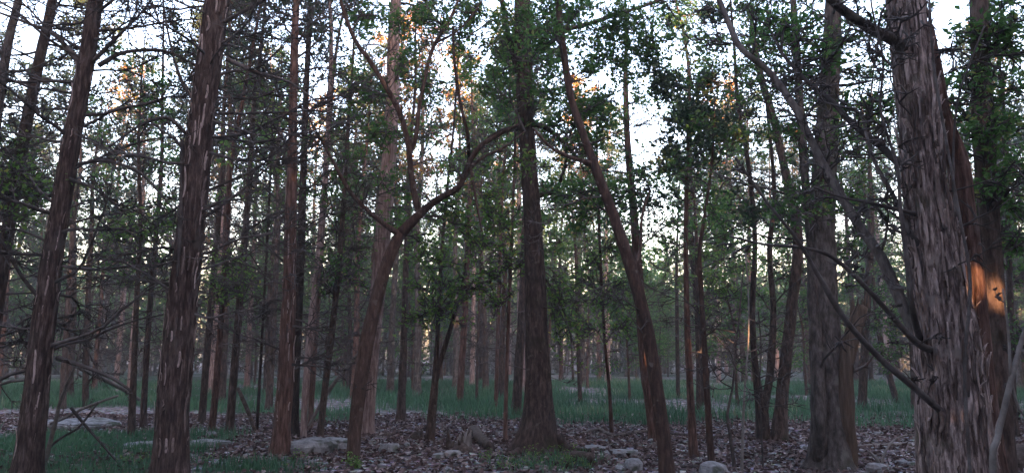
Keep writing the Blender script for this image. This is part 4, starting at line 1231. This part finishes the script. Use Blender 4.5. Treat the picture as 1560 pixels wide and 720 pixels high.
# dead branches propped off the ground
pole('propped_branch', 'bare dead branch propped against the lit trunk', [(390, 660, 6), (380, 632, 6), (370, 608, 6), (362, 590, 5)], gpos(390, 660)[1], gpos(390, 660)[1] - .2, 'rotwood', 'branch')
pole('propped_branch', 'pale dead branch reaching out of the brush over the rock sheet', [(212, 608, 5), (190, 594, 6), (160, 578, 6), (125, 562, 6), (98, 548, 5)], 15.6, 13.5, 'stick', 'branch')
pole('propped_branch', 'pair of pale dead boughs leaning behind the forked tree', [(470, 650, 5), (490, 612, 6), (510, 582, 6), (540, 545, 5), (560, 520, 4)], 16.5, 16.5, 'stick', 'branch')
V = thing('sapling', gpos(66, 719) * np.array([1, 1, 0]), 'bare arching sapling in the grass patch before the rock sheet', 'sapling')
t = Tree(); t.o = V
D_ = gpos(66, 719)[1]
limb(t, [(63, 725, 9), (72, 690, 8), (84, 645, 7), (92, 610, 6), (104, 580, 5), (118, 545, 4), (128, 500, 3)], D_, 'stick', name='stem', nsub=5, dz=-.3)
limb(t, [(76, 680, 5), (95, 665, 4), (120, 650, 4), (150, 612, 3)], D_, 'twig', nsub=5)
limb(t, [(76, 645, 5), (100, 635, 5), (130, 620, 5), (180, 602, 4)], D_, 'stick', nsub=5, dz=.2)
limb(t, [(108, 620, 6), (128, 645, 5), (150, 670, 4), (176, 700, 3)], D_, 'twig', nsub=5, dz=.2)
V = thing('dead_twig', gpos(1344, 708) * np.array([1, 1, 0]), 'thin pale arched dead twig rising from the litter', 'twig')
t = Tree(); t.o = V
D_ = gpos(1344, 708)[1]
limb(t, [(1342, 712, 5), (1347, 692, 4), (1356, 676, 4), (1368, 666, 3), (1381, 662, 2)], D_, 'stick', name='stem', nsub=0)
limb(t, [(1341, 708, 6), (1335, 698, 6), (1328, 690, 5), (1322, 686, 4)], D_, 'stick', name='stub', nsub=0)

# rotten stump with jagged upright shards, and a smaller one
def stump(label, px, py, wpx, hpx, nsh):
    g = gpos(px, py)
    g[2] = float(gz(g[0], g[1]))
    t = thing('rotten_stump', g, label, 'stump')
    s = g[1] / F
    for k in range(nsh):
        a = U(-.5, .5) * wpx * s
        h = hpx * s * U(.35, 1.0)
        p = g + np.array([a, U(-.25, .25) * wpx * s, -.06])
        q = p + np.array([U(-.35, .35) * h, U(-.3, .3) * h, h])
        m_ = (p + q) / 2 + rng.normal(0, .02, 3)
        PR = spline([[*p, U(.04, .08)], [*m_, U(.03, .05)], [*q, .006]], .04)
        b = MB()
        SEED[0] += 1
        th = np.arange(9) / 9
        L = np.arange(len(PR)) * .05
        tube(b, PR[:, :3], PR[:, 3], 9, .35 * PR[:, 3:4] * (vnp(th[None] + 0 * L[:, None], L[:, None] * 5 + 0 * th[None], 5, SEED[0]) - .5) * 2)
        b.build('shard', M['stick' if k % 3 == 0 else 'rotwood'], t)
    b = MB()
    th = np.arange(20) / 20
    zz = np.array([-.08, .02, .09, .14])
    rr = np.array([.55, .5, .38, .15]) * wpx * s
    tube(b, np.stack([g[0] + 0 * zz, g[1] + 0 * zz, g[2] + zz], -1), rr, 20, rr[:, None] * .5 * (vnp(th[None] + 0 * zz[:, None], zz[:, None] * 9 + 0 * th[None], 9, 77) - .5))
    b.build('stump_base', M['rotwood'], t)
stump('rotten stump of jagged dark shards beside the short pale log', 703, 689, 34, 40, 11)
stump('small heap of broken wood at the foot of the dark fork', 634, 667, 18, 22, 6)

# ------------------------------------------------------------------ small plants on the floor
def plant(label, px, py, hpx, n_st, nl, size, group=None):
    g = gpos(px, py)
    g[2] = float(gz(g[0], g[1]))
    t = thing('seedling', g, label, 'plant', group)
    s = g[1] / F
    b = MB()
    S = g + np.stack([rng.normal(0, hpx * s * .25, n_st), rng.normal(0, hpx * s * .25, n_st), np.full(n_st, -.03)], -1)
    A = twigs(b, S, np.stack([rng.normal(0, .35, n_st), rng.normal(0, .35, n_st), np.ones(n_st)], -1), hpx * s * U(.5, 1.1, n_st), np.full(n_st, .004), k=4, bend=.15)
    b.build('stems', M['twig'], t, stuff=True)
    p = A[:, 1:].reshape(-1, 3)
    lb = MB()
    leaves(lb, p[rng.integers(0, len(p), nl)] + rng.normal(0, .02, (nl, 3)), size, flatn=.6)
    lb.build('leaves', M['leafy'], t, smooth=False, stuff=True)
    return t
plant('bright green seedling clump at the foot of the forked tree', 540, 716, 26, 14, 130, .05)
for k in range(26):
    px, py = U(735, 905), U(694, 718)
    plant('small pale green seedlings among the roots of the stout dark tree', px, py, U(10, 26), 6, 36, .035, 'seedlings at the stout dark tree')
for k in range(14):
    px, py = (U(300, 470), U(702, 719)) if k % 2 else (U(190, 240), U(690, 719))
    plant('small seedling sprouting in the litter by the peeling trunk', px, py, U(8, 18), 5, 26, .035, 'seedlings by the peeling trunk')
# ------------------------------------------------------------------ thin haze volume added to lift the dark background
hm = bpy.data.materials.new('lift_haze')
hm.use_nodes = True
hn = hm.node_tree.nodes
hn.remove(hn['Principled BSDF'])
pv = hn.new('ShaderNodeVolumePrincipled')
pv.inputs['Color'].default_value = (.86, .90, .90, 1)
pv.inputs['Density'].default_value = .0019
hm.node_tree.links.new(pv.outputs[0], hn['Material Output'].inputs['Volume'])
b = MB()
hx, y0, y1, z0, z1 = 262.0, -232.0, 282.0, -1.3, 24.0
b.add([[-hx, y0, z0], [hx, y0, z0], [hx, y1, z0], [-hx, y1, z0], [-hx, y0, z1], [hx, y0, z1], [hx, y1, z1], [-hx, y1, z1]],
      [[3, 2, 1, 0], [4, 5, 6, 7], [0, 1, 5, 4], [1, 2, 6, 5], [2, 3, 7, 6], [3, 0, 4, 7]])
tag(b.build('haze', hm, smooth=False), 'thin haze added between the trees to lift the dark background', 'haze', kind='stuff')
